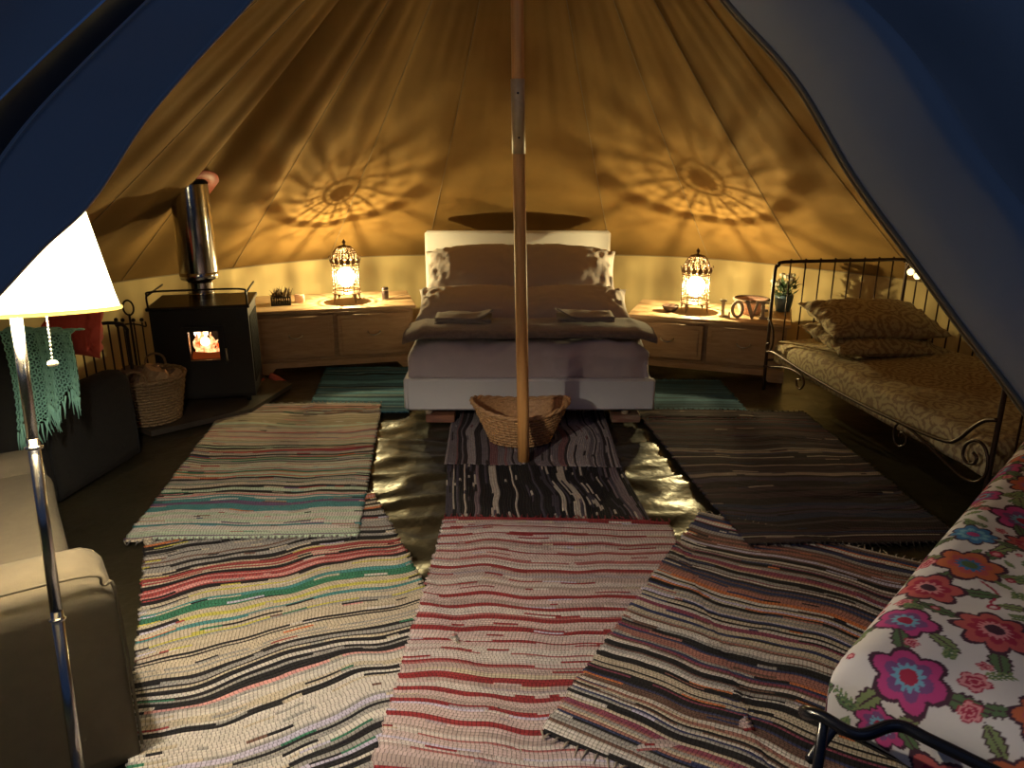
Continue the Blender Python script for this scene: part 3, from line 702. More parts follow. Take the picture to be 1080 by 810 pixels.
for k in range(90):
    a=rr.uniform(0,2*PI); e=rr.uniform(.1,1.4); b=rr.uniform(.02,.07)
    leaf(mb,(b*math.cos(a),b*math.sin(a),.11+rr.uniform(0,.10)),(math.cos(a)*math.cos(e),math.sin(a)*math.cos(e),math.sin(e)),rr.uniform(.04,.075),.014)
o=mb.build('foliage',M_green,pp,smooth=False); o['kind']='stuff'
mb=MB()
for k in range(12):
    a=rr.uniform(0,2*PI); b=rr.uniform(.02,.09); z=.20+rr.uniform(0,.07); c=Vector((b*math.cos(a),b*math.sin(a),z))
    mb.tube([(c.x*.4,c.y*.4,.12),c],.0015,4)
    for q in range(5): w=2*PI*q/5; mb.ball(c+Vector((.010*math.cos(w),.010*math.sin(w),0)),.013,6)
mb.build('blossom',M_flower,pp)
# ---------------------------------------------------------------- iron daybed
P0=Vector((1.70,4.90,0)); DD=Vector((.1506,-.9886,0)); NN=Vector((.9886,.1506,0))
db=thing('iron_daybed','dark iron daybed with barred back and scrolled front rail along the right side','bed',P0)
LB_=1.99; WB=.93
def q3(s,w,z): v=DD*s+NN*w; return Vector((v.x,v.y,z))
def smooth_path(pts,k=6):
    P=[Vector(p) for p in pts]; m=(len(P)-1)*k; return [cr_interp(P,i/m) for i in range(m+1)]
mb=MB(); r=.011
mb.tube(smooth_path([q3(0,0,.012),q3(0,0,.4),q3(0,0,.80),q3(0,.02,.85),q3(0,.07,.872),q3(0,WB/2,.872),q3(0,WB-.07,.872),q3(0,WB-.02,.86),q3(0,WB,.82),q3(0,WB,.4),q3(0,WB,.012)]),r,10)
mb.build('head_frame',M_dkiron,db)
def bars(pa,pb,n,z0,z1,nm):
    for k in range(1,n):
        p=pa.lerp(pb,k/n); mb=MB(); mb.tube([(p.x,p.y,z0),(p.x,p.y,z1+.006)],.005,8); mb.ball((p.x,p.y,z1+.012),.008,8); mb.build('bar',M_dkiron,db)
bars(q3(0,0,0),q3(0,WB,0),9,.22,.872,'bar')
mb=MB(); mb.tube([q3(0,0,.22),q3(0,WB,.22)],.008,8); mb.tube([q3(0,WB,.22),q3(LB_,WB,.22)],.008,8); mb.tube([q3(LB_,0,.2),q3(LB_,WB,.2)],.008,8); mb.build('bed_rail',M_dkiron,db)
mb=MB(); mb.tube(smooth_path([q3(0,WB,.80),q3(.03,WB,.85),q3(.09,WB,.872),q3(LB_/2,WB,.872),q3(LB_-.08,WB,.872),q3(LB_-.02,WB,.85),q3(LB_,WB,.78),q3(LB_,WB,.4),q3(LB_,WB,.012)]),r,10); mb.build('back_frame',M_dkiron,db)
bars(q3(0,WB,0),q3(LB_,WB,0),17,.22,.872,'bar')
mb=MB(); mb.tube(smooth_path([q3(LB_,0,.012),q3(LB_,0,.4),q3(LB_,0,.80),q3(LB_,.02,.85),q3(LB_,.07,.872),q3(LB_,WB/2,.872),q3(LB_,WB-.07,.872),q3(LB_,WB,.82)]),r,10); mb.build('foot_frame',M_dkiron,db)
bars(q3(LB_,0,0),q3(LB_,WB,0),9,.2,.872,'bar')
mb=MB(); F_=lambda l:[q3(s,-.012,z) for s,z in l]
mb.tube(smooth_path(F_([(0,.50),(.03,.49),(.075,.44),(.09,.36),(.06,.295),(.02,.29),(.01,.33),(.04,.345)])),.007,8)
mb.tube(smooth_path(F_([(.045,.29),(.15,.30),(.5,.28),(1.0,.27),(1.48,.285),(1.72,.305),(1.80,.34),(1.87,.42),(1.93,.475),(1.99,.50)])),.009,8)
mb.tube(smooth_path(F_([(.0,.18),(.10,.20),(.28,.245),(.40,.255),(.49,.245),(.515,.205),(.48,.165),(.44,.175),(.43,.21),(.465,.22)])),.006,8)
mb.tube(smooth_path(F_([(1.40,.285),(1.50,.275),(1.60,.255),(1.75,.215),(1.86,.19),(1.94,.20),(1.985,.25),(1.985,.32),(1.95,.37),(1.90,.375),(1.855,.34),(1.845,.29),(1.875,.265),(1.915,.275),(1.925,.305),(1.90,.32)])),.007,8)
mb.tube(smooth_path(F_([(1.42,.285),(1.385,.25),(1.39,.19),(1.43,.165),(1.475,.19),(1.475,.23),(1.44,.24),(1.425,.215)])),.006,8)
mb.build('front_scroll_rail',M_dkiron,db)
def qd(u,v,p):
    e=noise.noise(Vector((u*4,v*4,7)))*.012+noise.noise(Vector((u*9,v*9,1)))*.005
    return Vector((0,0,e+.05*max(0,1-abs((v)/1.0))*max(0,min(1,.5+u))))
ang=math.atan2(-.9886,.1506)+PI/2
mc=P0+q3(LB_/2,WB/2,0)
mb_o=soft_box('mattress',.88,1.90,.15,.045,70,130,M_quilt,None,qd,loc=(mc.x,mc.y,.232),rotz=ang)
mb_o.parent=db; mb_o.location=(mc.x-P0.x,mc.y-P0.y,.225)
mb_o.name='mattress'
pc=P0+q3(.34,.47,0); pc2=P0+q3(.30,.45,0)
cushion('daybed_pillow','lower of two medallion-patterned pillows stacked on the iron daybed','pillow',.74,.50,.13,M_quilt,(pc2.x+.02,pc2.y-.13,.45),(R_(8),R_(3),ang+R_(3)),11,'pillows on the iron daybed')
cushion('daybed_pillow','upper of two medallion-patterned pillows stacked on the iron daybed','pillow',.76,.50,.17,M_quilt,(pc.x+.02,pc.y-.02,.56),(R_(13),R_(1),ang-R_(2)),12,'pillows on the iron daybed')
# string lights on the back rail
sl=thing('string_lights','string of small round warm fairy lights hanging on the daybed back rail','lights',P0+q3(0,WB,.0))
pts=[q3(.0,-.02,.86),q3(.06,-.02,.835),q3(.12,-.02,.80),q3(.25,-.02,.815),q3(.42,-.02,.80),q3(.58,-.02,.83),q3(.75,-.02,.80),q3(1.0,-.02,.84)]
mb=MB(); mb.tube(smooth_path(pts),.0022,5); mb.build('wire',M_stitch,sl)
M_fairy=emis('fairy_bulb',(1,.82,.38),2.5)
for s,z in((.08,.815),(.15,.80),(.30,.80),(.50,.79),(.75,.78),(.98,.80)):
    mb=MB(); p=q3(s,-.025,z-.015); mb.ball(p,.023,10); mb.ball(p+Vector((0,0,.018)),.008,6); mb.build('bulb',M_fairy,sl)
# ---------------------------------------------------------------- floral bed, front right
FC=Vector((.66,1.38,0)); FL=Vector((.69,.724,0)).normalized(); FWv=Vector((FL.y,-FL.x,0))
fb=thing('floral_bed','black tubular metal bed with a white floral mattress in the right foreground','bed',FC)
def floral(UV):
    H=.0  # paint at vertices
    x=UV[:,0]; y=UV[:,1]; col=np.tile(np.array([.70,.66,.64]),(len(x),1)).astype(np.float32)
    rg=np.random.RandomState(5)
    def polar(cx_,cy_,rf,c,ang0=0):
        dx=x-cx_; dy=y-cy_; r=np.hypot(dx,dy); a=np.arctan2(dy,dx)-ang0; m=r<rf(a); col[m]=c; return m
    def line(P,w,c):
        P=np.array(P)
        for a,b in zip(P[:-1],P[1:]):
            d=b-a; L=(d@d)+1e-9; t=np.clip(((x-a[0])*d[0]+(y-a[1])*d[1])/L,0,1); m=np.hypot(x-a[0]-t*d[0],y-a[1]-t*d[1])<w; col[m]=c
    def leafm(cx_,cy_,L,wd,a,c,dark):
        dx=x-cx_; dy=y-cy_; u=(dx*np.cos(a)+dy*np.sin(a))/L; v=(-dx*np.sin(a)+dy*np.cos(a))/wd
        prof=np.clip(1-u*u,0,1)*(1+.15*np.sin(u*18)); m=(np.abs(u)<1)&(np.abs(v)<prof); col[m]=dark
        m=(np.abs(u)<.86)&(np.abs(v)<prof*.74); col[m]=c; m=m&(np.abs(v)<.10); col[m]=dark
    def flower(cx_,cy_,R,n,cols,a0=0,deep=.28):
        polar(cx_,cy_,lambda a:R*1.12*(1-deep+deep*np.abs(np.cos(n*a/2))),cols[0],a0)
        polar(cx_,cy_,lambda a:R*(.97-deep+deep*np.abs(np.cos(n*a/2))),cols[1],a0)
        polar(cx_,cy_,lambda a:R*.74*(.9-deep+deep*np.abs(np.cos(n*a/2))),cols[2],a0)
        polar(cx_,cy_,lambda a:R*.45*(.85+.15*np.cos(n*2*a)),cols[3],a0)
        polar(cx_,cy_,lambda a:R*.24+0*a,cols[4],a0)
    dk=(.07,.03,.05); rd=(.38,.03,.07); rd2=(.52,.11,.11); pk=(.70,.30,.32); bl=(.06,.20,.42); lb=(.18,.42,.55); gr=(.10,.17,.08); gr2=(.22,.28,.12); og=(.55,.15,.07); pu=(.20,.08,.22); mg=(.50,.06,.22)
    placed=[]
    def ok(cx_,cy_,r):
        for a,b,c in placed:
            if math.hypot(a-cx_,b-cy_)<(r+c): return False
        placed.append((cx_,cy_,r)); return True
    big=[(.115,-.93,.055,'blue'),(.36,-.80,.085,'red'),(.12,-.50,.11,'org'),(.33,-.50,.10,'pur'),(.0,-.18,.10,'red'),(.30,-.15,.11,'org'),(-.30,-.35,.08,'org'),(.1,.15,.11,'red'),(-.25,.05,.09,'pur'),(.36,.22,.1,'blue'),(-.15,.45,.11,'org'),(.22,.52,.11,'red'),(-.02,.8,.1,'pur'),(.3,.88,.1,'org'),(-.3,.8,.1,'red'),(.55,-.9,.08,'pur'),(-.48,.3,.08,'red'),(-.52,-.1,.07,'org'),(-.5,.7,.08,'blue'),(.52,-.35,.09,'red'),(-.02,-.70,.05,'org')]
    C={'blue':[dk,bl,lb,bl,mg],'red':[dk,rd2,rd,pk,dk],'org':[dk,og,rd2,bl,gr],'pur':[dk,mg,pu,lb,rd]}
    for bx,by,r,k in big:
        placed.append((bx,by,r*.9)); a=rg.uniform(0,6)
        for q in range(4):
            aa=a+q*PI/2+rg.uniform(-.3,.3); leafm(bx+1.35*r*math.cos(aa),by+1.35*r*math.sin(aa),r*.62,r*.26,aa,gr2 if q%2 else gr,dk)
        pts=[(bx+r*math.cos(a+.6)*(1+t*1.6)+.02*math.sin(t*5),by+r*math.sin(a+.6)*(1+t*1.6)) for t in np.linspace(0,1,6)]
        line(pts,.0035,rd); polar(pts[-1][0],pts[-1][1],lambda a_:.014+0*a_,rd); polar(pts[-1][0],pts[-1][1],lambda a_:.007+0*a_,(.7,.6,.6))
        flower(bx,by,r,rg.choice([5,6,7,8]),C[k],a)
    for _ in range(400):
        cx_,cy_=rg.uniform(-.60,.60),rg.uniform(-1.12,1.12); r=rg.uniform(.06,.105)
        if not ok(cx_,cy_,r*.82): continue
        a=rg.uniform(0,6); k=rg.choice(['blue','red','org','pur'])
        for q in range(3):
            aa=a+q*2.1; leafm(cx_+1.1*r*math.cos(aa),cy_+1.1*r*math.sin(aa),r*.5,r*.22,aa,gr2 if q%2 else gr,dk)
        flower(cx_,cy_,r*.78,rg.choice([5,6,8]),C[k],a)
    for _ in range(1400):
        cx_,cy_=rg.uniform(-.62,.62),rg.uniform(-1.15,1.15); r=rg.choice([.016,.022,.030])
        if not ok(cx_,cy_,r*.8): continue
        k=rg.randint(0,4)
        if k==0: flower(cx_,cy_,r*.95,5,[rd,pk,rd,pk,rd],rg.uniform(0,6))
        elif k==1: leafm(cx_,cy_,r*1.25,r*.45,rg.uniform(0,6),gr2,gr)
        elif k==2:
            a=rg.uniform(0,6); line([(cx_-r*math.cos(a),cy_-r*math.sin(a)),(cx_+r*math.cos(a),cy_+r*math.sin(a))],.0025,gr)
            for t in np.linspace(-1,1,5):
                for sgn in(-1,1): leafm(cx_+t*r*math.cos(a)-sgn*.008*math.sin(a),cy_+t*r*math.sin(a)+sgn*.008*math.cos(a),.009,.004,a+sgn*.8,gr2,gr)
        elif k==3: polar(cx_,cy_,lambda a_:r*.5+0*a_,rd); polar(cx_,cy_,lambda a_:r*.28+0*a_,pk)
        else: flower(cx_,cy_,r,6,[dk,bl,lb,pk,mg],rg.uniform(0,6))
    return col
def fd(u,v,p):
    e=noise.noise(Vector((u*3,v*3,17)))*.022+noise.noise(Vector((u*8,v*8,11)))*.008
    return Vector((e*.3,e*.5,e))
fang=math.atan2(FL.y,FL.x)-PI/2
fc=FL*.98+FWv*.43+Vector((0,0,0))
fm=soft_box('mattress',.84,1.90,.19,.08,340,650,M_floral,None,fd,floral,rotz=fang); fm.parent=fb; fm.location=(fc.x,fc.y,.335)
def g3(l,w,z): v=FL*l+FWv*w; return Vector((v.x,v.y,z))
M_gloss=mat('black_gloss_tube',(.008,.008,.010),.25,0,spec=.6)
mb=MB(); mb.tube(smooth_path([g3(.0,.0,.37),g3(-.045,.0,.40),g3(-.075,.01,.43),g3(-.085,.05,.445),g3(-.085,.12,.445),g3(-.03,.17,.462),g3(-.03,.24,.465),g3(-.03,.45,.46),g3(-.03,.66,.46),g3(-.085,.74,.445),g3(-.085,.82,.44)],8),.0125,12)
mb.build('end_rail',M_gloss,fb)
for w in(.05,.80):
    mb=MB(); mb.tube([g3(-.075,w,.014),g3(-.080,w,.44)],.011,12); mb.build('leg',M_gloss,fb)
for w in(.05,.80):
    mb=MB(); mb.tube([g3(1.98,w,.014),g3(1.98,w,.44)],.011,12); mb.build('leg',M_gloss,fb)
mb=MB()
for w in(.03,.84): mb.tube([g3(-.07,w,.315),g3(1.98,w,.315)],.012,8)
for k in range(14): l=.05+k*.145; mb.tube([g3(l,.03,.322),g3(l,.84,.322)],.006,6)
mb.build('base_frame',M_gloss,fb)
# ---------------------------------------------------------------- stove
st=thing('wood_stove','black box wood-burning stove with a lit window and steel flue on the left','stove',(-1.93,4.70,.045),R_(12))
mb=MB(); w,d,h=.56,.42,.60
# body with a window opening in its front
wx0,wx1,wz0,wz1=-.075,.095,.285,.465
def fbx(x0,x1,z0,z1,y=-d/2,t=.03): mb.box(((x0+x1)/2,y+t/2,(z0+z1)/2),(x1-x0,t,z1-z0))
fbx(-w/2,wx0,.04,h); fbx(wx1,w/2,.04,h); fbx(wx0,wx1,.04,wz0); fbx(wx0,wx1,wz1,h)
mb.box((-w/2+.01,.015,.32),(.02,d-.03,.56)); mb.box((w/2-.01,.015,.32),(.02,d-.03,.56)); mb.box((0,d/2-.01,.32),(w,.02,.56)); mb.box((0,0,.05),(w,d,.02))
mb.build('body',M_black,st,smooth=False)
mb=MB(); mb.box((0,0,h+.01),(w+.03,d+.03,.022),bev=.005); mb.build('top_plate',M_black,st,auto=40)
for sx_ in(-1,1):
    for sy in(-1,1): mb=MB(); mb.lathe([(.016,0),(.022,.045)],(sx_*.23,sy*.16,0),12,cap=True); mb.build('leg',M_black,st)
mb=MB(); x0,x1,z0,z1=wx0-.03,wx1+.03,wz0-.03,wz1+.03
for a,b,c,e in((x0,wx0,z0,z1),(wx1,x1,z0,z1),(wx0,wx1,z0,wz0),(wx0,wx1,wz1,z1)): mb.box(((a+b)/2,-d/2-.008,(c+e)/2),(b-a,.016,e-c))
dro=mb.build('door',M_black,st,smooth=False)
mb=MB(); mb.tube([(x1+.012,-d/2-.01,.28),(x1+.012,-d/2-.035,.28),(x1+.012,-d/2-.035,.36)],.006,8); mb.build('handle',M_brass,dro)
g=bpy.data.materials.new('stove_glass'); g.use_nodes=True; gb=g.node_tree.nodes['Principled BSDF']; gb.inputs['Transmission Weight'].default_value=1; gb.inputs['Roughness'].default_value=.02; gb.inputs['IOR'].default_value=1.02; gb.inputs['Base Color'].default_value=(1,.9,.8,1)
mb=MB(); mb.box((.01,-d/2-.001,.375),(.17,.003,.18)); mb.build('glass',g,dro,smooth=False)
mb=MB(); pts=[]
mb.tube(smooth_path([(-w/2,-d/2,h+.02),(-w/2,-d/2,h+.09),(-w/2+.03,-d/2,h+.115),(0,-d/2,h+.118),(w/2-.03,-d/2,h+.115),(w/2,-d/2,h+.09),(w/2,-d/2,h+.02)]),.006,8)
for sx_ in(-1,1): mb.tube([(sx_*w/2,-d/2,h+.09),(sx_*w/2,d/2,h+.09)],.006,8)
mb.build('gallery_rail',M_black,st)
mb=MB()
for k in range(12): mb.box((w/2+.003,-.16+k*.029,.33),(.006,.01,.42))
mb.build('side_fins',M_black,st,smooth=False)
# fire
M_fire=bpy.data.materials.new('flame'); M_fire.use_nodes=True; t=M_fire.node_tree; t.nodes.clear()
oo=t.nodes.new('ShaderNodeOutputMaterial'); e=t.nodes.new('ShaderNodeEmission'); tcx=t.nodes.new('ShaderNodeTexCoord'); nz=t.nodes.new('ShaderNodeTexNoise'); nz.inputs['Scale'].default_value=22; nz.inputs['Detail'].default_value=3
rmp=t.nodes.new('ShaderNodeValToRGB'); rmp.color_ramp.elements[0].position=.38; rmp.color_ramp.elements[0].color=(.35,.05,.01,1); rmp.color_ramp.elements[1].position=.62; rmp.color_ramp.elements[1].color=(1,.62,.28,1)
t.links.new(tcx.outputs['Object'],nz.inputs['Vector']); t.links.new(nz.outputs['Fac'],rmp.inputs[0]); t.links.new(rmp.outputs[0],e.inputs[0]); e.inputs[1].default_value=3.2; t.links.new(e.outputs[0],oo.inputs[0])
fi=thing('fire','orange flames burning in the stove window','fire',(-1.93,4.70,.045),R_(12))
for k,(fx,fh,fr_) in enumerate([(-.03,.13,.022),(.0,.16,.026),(.03,.10,.022),(.06,.13,.022),(.09,.08,.02),(.0,.06,.03),(.11,.06,.018)]):
    mb=MB(); mb.tube([(fx-.025+.008*math.sin(q*1.3+k),-.10+.004*k,.30+fh*q/7) for q in range(8)],[fr_*(.7+.5*math.sin(PI*q/8))*(1-q/8.2) for q in range(8)],8); mb.build('flame',M_fire,fi)
mb=MB(); mb.ball((-.03,-.06,.425),.04,10,(1.1,.4,1)); mb.build('flame',emis('white_flame',(1,.72,.45),7),fi)
for k,(a,b) in enumerate([((-.08,.285),(.10,.295)),((-.07,.31),(.09,.29))]):
    mb=MB(); mb.tube([(a[0],-.12-.04*k,a[1]),(b[0],-.13-.03*k,b[1])],.02,10); tag(mb.build('burning_log',emis('ember_log_%d'%k,(.6,.10,.02),.22),fi),None,None)
lamp_light('fire_light','POINT',(0,-.12,.38),FIRE_W,(1,.42,.12),.03).parent=fi
fp=thing('stove_flue','polished steel double-wall flue pipe rising from the stove to the canvas','flue',(-1.965,4.76,.665))
mb=MB(); mb.lathe([(.075,0),(.078,.10),(.078,.115),(.112,.125),(.114,.14),(.112,.70)],(0,0,0),36); mb.build('pipe',M_steel,fp)
mb=MB(); mb.lathe([(.1135,.125),(.1165,.13),(.1165,.165),(.1135,.17)],(0,0,0),36); mb.lathe([(.079,.03),(.081,.035),(.079,.04)],(0,0,0),30); mb.build('joint_band',M_steel,fp)
Mt=Matrix.Rotation(R_(-40),3,'X')
mt3=(Matrix.Rotation(R_(60),3,'Z')@Matrix.Rotation(R_(-36),3,'X'))
mb=MB(); mb.lathe([(.118,.0),(.128,.022),(.15,.02),(.19,.006),(.19,-.002),(.118,-.004)],(0,0,0),40,M=mt3); tag(mb.build('flue_flashing',M_terra,loc=(-1.965,4.76,1.33)),'round terracotta-red flashing ring where the flue meets the canvas','flashing')
# hearth slab
hs=[(-2.62,4.42),(-2.04,4.02),(-1.60,4.42),(-1.50,4.95),(-1.95,5.25),(-2.40,5.15)]
mb=MB(); mb.prism(hs,.032,Matrix.Translation((0,0,.010))); tag(mb.build('hearth_slab',M_slab,smooth=False),'dark flat hearth slab under the stove and log basket','slab')
# ---------------------------------------------------------------- baskets
def basket(loc,rotz,rx0,ry0,rx1,ry1,h,rows,m,label,dip=0,nw=44,rt=.006,handle=None,name='wicker_basket'):
    t=thing(name,label,'basket',loc,rotz)
    def ring(z,f,out=0): return rx0+(rx1-rx0)*f+out,ry0+(ry1-ry0)*f+out
    rimz=lambda a,f:dip*f*(abs(math.cos(a))**2)
    mb=MB()
    for i in range(rows):
        f=(i+.5)/rows; pts=[]
        for k in range(nw*3):
            a=2*PI*k/(nw*3); o_=.0045*math.cos(k/3*PI+ i*PI); rx,ry=ring(0,f,o_); pts.append((rx*math.cos(a),ry*math.sin(a),h*f+rimz(a,f)))
        mb.tube(pts,rt,4,closed=True)
    for k in range(nw):
        a=2*PI*k/nw; mb.tube([((rx0+(rx1-rx0)*f)*math.cos(a),(ry0+(ry1-ry0)*f)*math.sin(a),h*f+rimz(a,f)) for f in np.linspace(0,1,6)],.0035,4)
    mb.build('weave',m,t)
    mb=MB(); V=[]
    mb.grid(lambda i,j:((rx0+(rx1-rx0)*j/6-.004)*math.cos(2*PI*i/40),(ry0+(ry1-ry0)*j/6-.004)*math.sin(2*PI*i/40),h*j/6+.003+rimz(2*PI*i/40,j/6)),40,7,True)
    mb.f.append(tuple(range(40))[::-1]); mb.build('lining',m,t)
    mb=MB()
    for q,ph in((0,0),(1,PI)):
        mb.tube([((rx1+.006*math.cos(k*.9+ph))*math.cos(2*PI*k/90),(ry1+.006*math.cos(k*.9+ph))*math.sin(2*PI*k/90),h+.006*math.sin(k*.9+ph)+rimz(2*PI*k/90,1)) for k in range(90)],.0085,6,closed=True)
    mb.build('rim',m,t)
    if handle=='hoop':
        for sx_ in(-1,1):
            mb=MB(); mb.tube(smooth_path([(sx_*(rx1),-.06,h),(sx_*(rx1+.005),-.045,h+.055),(sx_*(rx1+.005),0,h+.075),(sx_*(rx1+.005),.045,h+.055),(sx_*rx1,.06,h)]),.007,6); mb.build('handle',m,t)
    return t
basket((.045,3.93,.022),0,.16,.115,.265,.175,.185,11,M_wick,'oval wicker laundry basket on the rug behind the pole at the foot of the bed',dip=.05)
basket((-2.12,4.22,.045),R_(100),.155,.155,.205,.205,.27,15,M_wick2,'round wicker log basket full of split firewood beside the stove',rt=.007,handle='hoop',name='log_basket')
rr=random.Random(21)
for k in range(11):
    a=rr.uniform(0,2*PI); R1=.14*math.sqrt(rr.random()); x,y=-2.12+R1*math.cos(a),4.22+R1*math.sin(a)
    mb=MB(); n=9; rad=rr.uniform(.032,.05); L=rr.uniform(.13,.2)
    prof=[(rad*rr.uniform(.8,1.1)*math.cos(2*PI*q/n),rad*rr.uniform(.8,1.1)*math.sin(2*PI*q/n)) for q in range(n)]
    mb.prism(prof,L,Matrix.Translation((0,0,-L/2)))
    o=mb.build('firewood_log',M_log if k%3 else M_bark,smooth=False,loc=(x,y,.24+.016*(k%4)+.035*(1-R1/.14)))
    o.rotation_euler=(rr.uniform(.2,1.4),rr.uniform(-.4,.4),rr.uniform(0,6))
    tag(o,'split firewood log heaped in the round wicker log basket','firewood','logs in the log basket')
# fire tools + guard
ft=thing('fire_tool_stand','black fireside tool stand with ring-topped handle left of the stove','fireside tools',(-2.32,4.52,.045))
mb=MB(); mb.lathe([(.001,.0),(.08,0),(.08,.012),(.012,.02),(.007,.03),(.007,.56),(.001,.57)],(0,0,0),20); mb.tube([(.0,.0,.61)]+[],.01) if 0 else None
mb.tube([(.032*math.cos(a),0,.605+.045*math.sin(a)) for a in np.linspace(0,2*PI,24,endpoint=False)],.006,6,closed=True)
mb.tube(smooth_path([(-.09,0,.52),(-.09,0,.49),(-.05,0,.50),(0,0,.505),(.05,0,.50),(.09,0,.49),(.09,0,.52)]),.005,6); mb.build('stand',M_black,ft)
for k,(x,y) in enumerate([(-.075,-.02),(-.03,-.03),(.035,-.03),(.08,-.02)]):
    mb=MB(); mb.tube([(x,y,.08),(x,y,.52)],.005,6); mb.ball((x,y,.535),.013,8)
    if k==0: mb.box((x,y,.06),(.06,.01,.09))
    elif k==1: mb.lathe([(.006,.12),(.03,.06),(.034,.03)],(x,y,0),10)
    elif k==2: mb.tube([(x,y,.08),(x+.03,y,.10)],.005,6)
    else: mb.box((x,y,.05),(.05,.012,.06))
    mb.build('tool',M_black,ft)
fg=thing('fireguard','tall dark barred fireguard standing beyond the draped armchair','fireguard',(-2.42,4.05,.012),R_(35))
mb=MB(); mb.tube(smooth_path([(-.28,0,0),(-.28,0,.5),(-.28,0,.58),(-.22,0,.62),(0,0,.625),(.22,0,.62),(.28,0,.58),(.28,0,.5),(.28,0,0)]),.010,8); mb.tube([(-.28,0,.06),(.28,0,.06)],.008,8); mb.build('frame',M_black,fg)
for k in range(11): mb=MB(); x=-.24+k*.048; mb.tube([(x,0,.06),(x,0,.615)],.005,6); mb.build('bar',M_black,fg)
# slippers by the chest
for k,(x,y,rz) in enumerate([(-1.80,5.05,1.2),(-1.68,5.08,1.0)]):
    t=thing('slipper','dull red slipper on the floor by the chest, the one nearer the stove' if k==0 else 'dull red slipper on the floor by the chest, the one farther from the stove','slipper',(x,y,.008+ .0),rz,'red slippers')
    mb=MB(); mb.grid(lambda i,j:(.042*math.cos(2*PI*i/20)*(1+.15*math.sin(2*PI*i/20)),.115*math.sin(2*PI*i/20),.014*j),20,2,True); mb.f.append(tuple(range(20))[::-1]); mb.f.append(tuple(range(20,40))); mb.build('sole',M_black,t)
    mb=MB(); mb.grid(lambda i,j:((.043-.004*j)*math.cos(PI*i/10),-.10+.02*j*1.0,.014+.055*(math.sin(PI*i/10)**.7)*(math.sin(PI*(j+1)/12))),11,6); mb.build('upper',M_reddk,t)
# ---------------------------------------------------------------- sofa (front left)
E1=Vector((-.55,.835,0)).normalized(); E2=Vector((E1.y,-E1.x,0))
sf=thing('sofa','grey-beige fabric sofa with rounded arms in the left foreground','sofa',(-.985,1.645,.010))
sa=math.atan2(E2.y,E2.x)
# local frame: +x out to its front (E2), +y along its length (E1)
sf.rotation_euler=(0,0,sa)
def sn_(u,v,p): 
    e=noise.noise(Vector((u*2,v*2,5)))*.01; return Vector((e,e,e))
soft_box('armrest',.95,.24,.555,.075,60,40,M_sofa,sf,sn_,loc=(-.475,.12,.0))
soft_box('seat_cushion',.76,.94,.20,.07,50,70,M_sofa,sf,sn_,loc=(-.46,.72,.24))
soft_box('base',.84,1.0,.24,.04,30,50,M_sofa,sf,None,loc=(-.5,.74,.0))
soft_box('armrest',.84,.20,.46,.075,50,30,M_sofa,sf,sn_,loc=(-.52,1.30,.0))
mb=MB(); mb.tube(smooth_path([(.004,.01,.03),(.004,.01,.48),(-.02,.01,.52),(-.075,.01,.558),(-.5,.01,.560),(-.9,.01,.558)]),.004,6); mb.build('piping',M_sofa,sf)
# ---------------------------------------------------------------- dark armchair with throw and cushions
ac=thing('dark_armchair','dark blanket-covered armchair against the left canvas wall behind the sofa','armchair',(-2.42,3.42,.010),R_(-8))
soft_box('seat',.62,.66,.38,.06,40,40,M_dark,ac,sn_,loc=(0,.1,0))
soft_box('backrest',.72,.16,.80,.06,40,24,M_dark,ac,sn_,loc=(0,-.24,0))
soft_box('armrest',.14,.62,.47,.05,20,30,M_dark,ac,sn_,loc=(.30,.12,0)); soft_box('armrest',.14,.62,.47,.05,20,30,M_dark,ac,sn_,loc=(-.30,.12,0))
cushion('red_cushion','red cushion peeping over the dark armchair right of the turquoise throw','cushion',.30,.30,.12,M_red,(-2.02,3.42,.79),(R_(72),0,R_(-10)),31,'red cushions on the dark armchair')
cushion('red_cushion','red cushion on the dark armchair left of the lamp pole','cushion',.38,.38,.12,M_red,(-2.52,3.00,.72),(R_(75),0,R_(-8)),32,'red cushions on the dark armchair')
# crochet throw: net of yarn, fringe
cv=thing('crochet_throw','turquoise crochet throw with fringe draped over the dark armchair','throw',(-1.93,2.98,.86),R_(-8))
mb=MB()
def drape(u,v):  # u across, v down from the top (m)
    x=-.15+.30*u+.03*math.sin(v*5)-v*.03
    f=.018*math.sin(u*14+v*3)+.010*math.sin(u*31)
    if v<.10: y=.12-v; z=-.01+.012*math.sin(PI*v/.1)
    else: y=.02-.0+ -.01*math.sin(v*3); z=-(v-.10)
    return Vector((x,y+f-.03,z))
nh=14
def lenu(u): return .34+.20*(1-u)+.03*math.sin(u*20)
for k in range(nh*2+1):
    for sg in(1,-1):
        pts=[]
        for q in range(66):
            v=q/65*.56; u=k/(nh*2)+sg*.018*math.sin(v*2*PI/.034)
            if v>lenu(min(1,max(0,u))): break
            pts.append(drape(min(1,max(0,u)),v)+Vector((0,.002*sg,0)))
        if len(pts)>2: mb.tube(pts,.0032,4)
mb.build('crochet_net',M_teal,cv)
mb=MB()
mb.grid(lambda i,j:drape(i/24,j/16*lenu(i/24)*.93)+Vector((0,.008,0)),25,17); mb.build('crochet_backing',mat('teal_dense',(.04,.10,.08),.95,bump=1,bscale=90,bdist=.01),cv)
mb=MB(); rr=random.Random(4)
for k in range(44):
    u=k/43; L0=lenu(u); b=drape(u,L0); 
    mb.tube([b,b+Vector((rr.uniform(-.008,.008),-.004,-.035)),b+Vector((rr.uniform(-.015,.015),0,-rr.uniform(.07,.11)))],[.005,.004,.002],4)
o=mb.build('fringe',M_teal,cv); o['kind']='stuff'
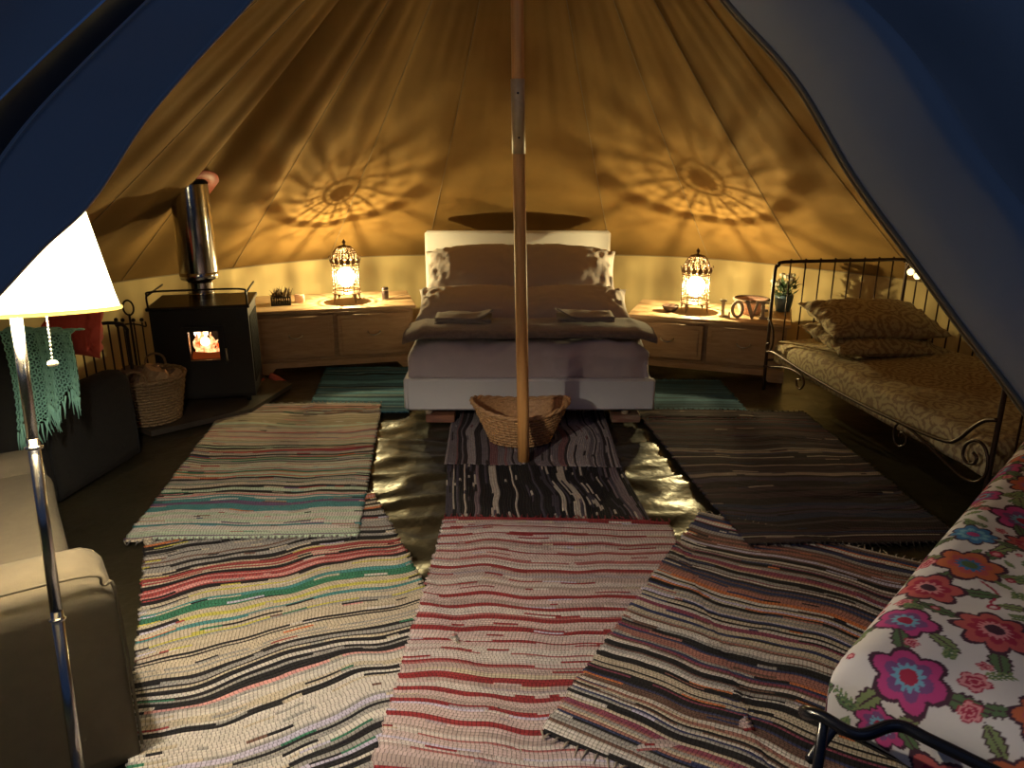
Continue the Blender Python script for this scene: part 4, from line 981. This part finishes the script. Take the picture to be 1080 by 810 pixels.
# ---------------------------------------------------------------- floor lamp
M_shade=bpy.data.materials.new('lamp_shade'); M_shade.use_nodes=True; t=M_shade.node_tree; b=t.nodes['Principled BSDF']; b.inputs['Base Color'].default_value=(.85,.78,.6,1); b.inputs['Roughness'].default_value=.9
b.inputs['Emission Color'].default_value=(1,.86,.50,1); b.inputs['Emission Strength'].default_value=5.5
LX,LY=-1.015,1.42
fl_=thing('floor_lamp','slim steel floor lamp with a glowing conical shade and pull chain by the tent door','lamp',(LX,LY,.012)); fl_.rotation_euler=(R_(-7.5),-.030,0)
mb=MB(); mb.lathe([(.001,0),(.14,0),(.14,.012),(.02,.022),(.014,.03)],(0,0,0),36); mb.build('base',M_chrome,fl_)
mb=MB(); mb.tube([(0,0,.02),(0,0,.55)],.0135,16); mb.tube([(0,0,.55),(0,0,.95)],.0125,16); mb.tube([(0,0,.95),(0,0,1.23)],.0118,16); mb.build('pole',M_chrome,fl_)
for z in(.53,.93): mb=MB(); mb.lathe([(.0125,-.004),(.018,-.002),(.019,.002),(.0125,.005)],(0,0,z),16); mb.build('collar',M_chrome,fl_)
M_trim=mat('shade_trim',(.75,.66,.35),.7,trans=.5)
prof=[(.200,1.225),(.191,1.26),(.137,1.51)]
mb=MB(); mb.lathe(prof,(0,0,0),48); o=mb.build('lamp_shade',M_shade,fl_); 
for rr_,z in((.2005,1.226),(.137,1.51)): mb=MB(); mb.tube([(rr_*math.cos(a),rr_*math.sin(a),z) for a in np.linspace(0,2*PI,48,endpoint=False)],.004,6,closed=True); mb.build('shade_trim',M_trim,fl_)
mb=MB()
for k in range(3): a=2*PI*k/3; mb.tube([(0,0,1.44),(.139*math.cos(a),.139*math.sin(a),1.50)],.002,5)
mb.tube([(0,0,1.41),(0,0,1.45)],.004,6); mb.lathe([(.012,1.33),(.018,1.34),(.018,1.40),(.012,1.41)],(0,0,0),14); mb.build('lamp_socket',M_chrome,fl_)
mb=MB(); mb.lathe([(.001,1.238),(.020,1.244),(.032,1.265),(.030,1.29),(.014,1.325),(.012,1.34)],(0,0,0),16); mb.build('bulb',M_bulb,fl_)
mb=MB(); mb.tube([(.078,-.02,1.36),(.078,-.02,1.12)],.001,5)
for k in range(28): mb.ball((.078,-.02,1.12+k*.0085),.0024,6)
mb.tube([(0,0,1.37),(.078,-.02,1.365)],.002,5)
mb.lathe([(.001,-.006),(.009,-.004),(.011,.0),(.009,.005),(.003,.008)],(.078,-.02,1.115),12)
mb.build('pull_chain',mat('ivory_chain',(.85,.8,.65),.4),fl_)
lamp_light('floor_lamp_light','POINT',(0,.0,1.272),FLOOR_W,FLOOR_C,.02).parent=fl_
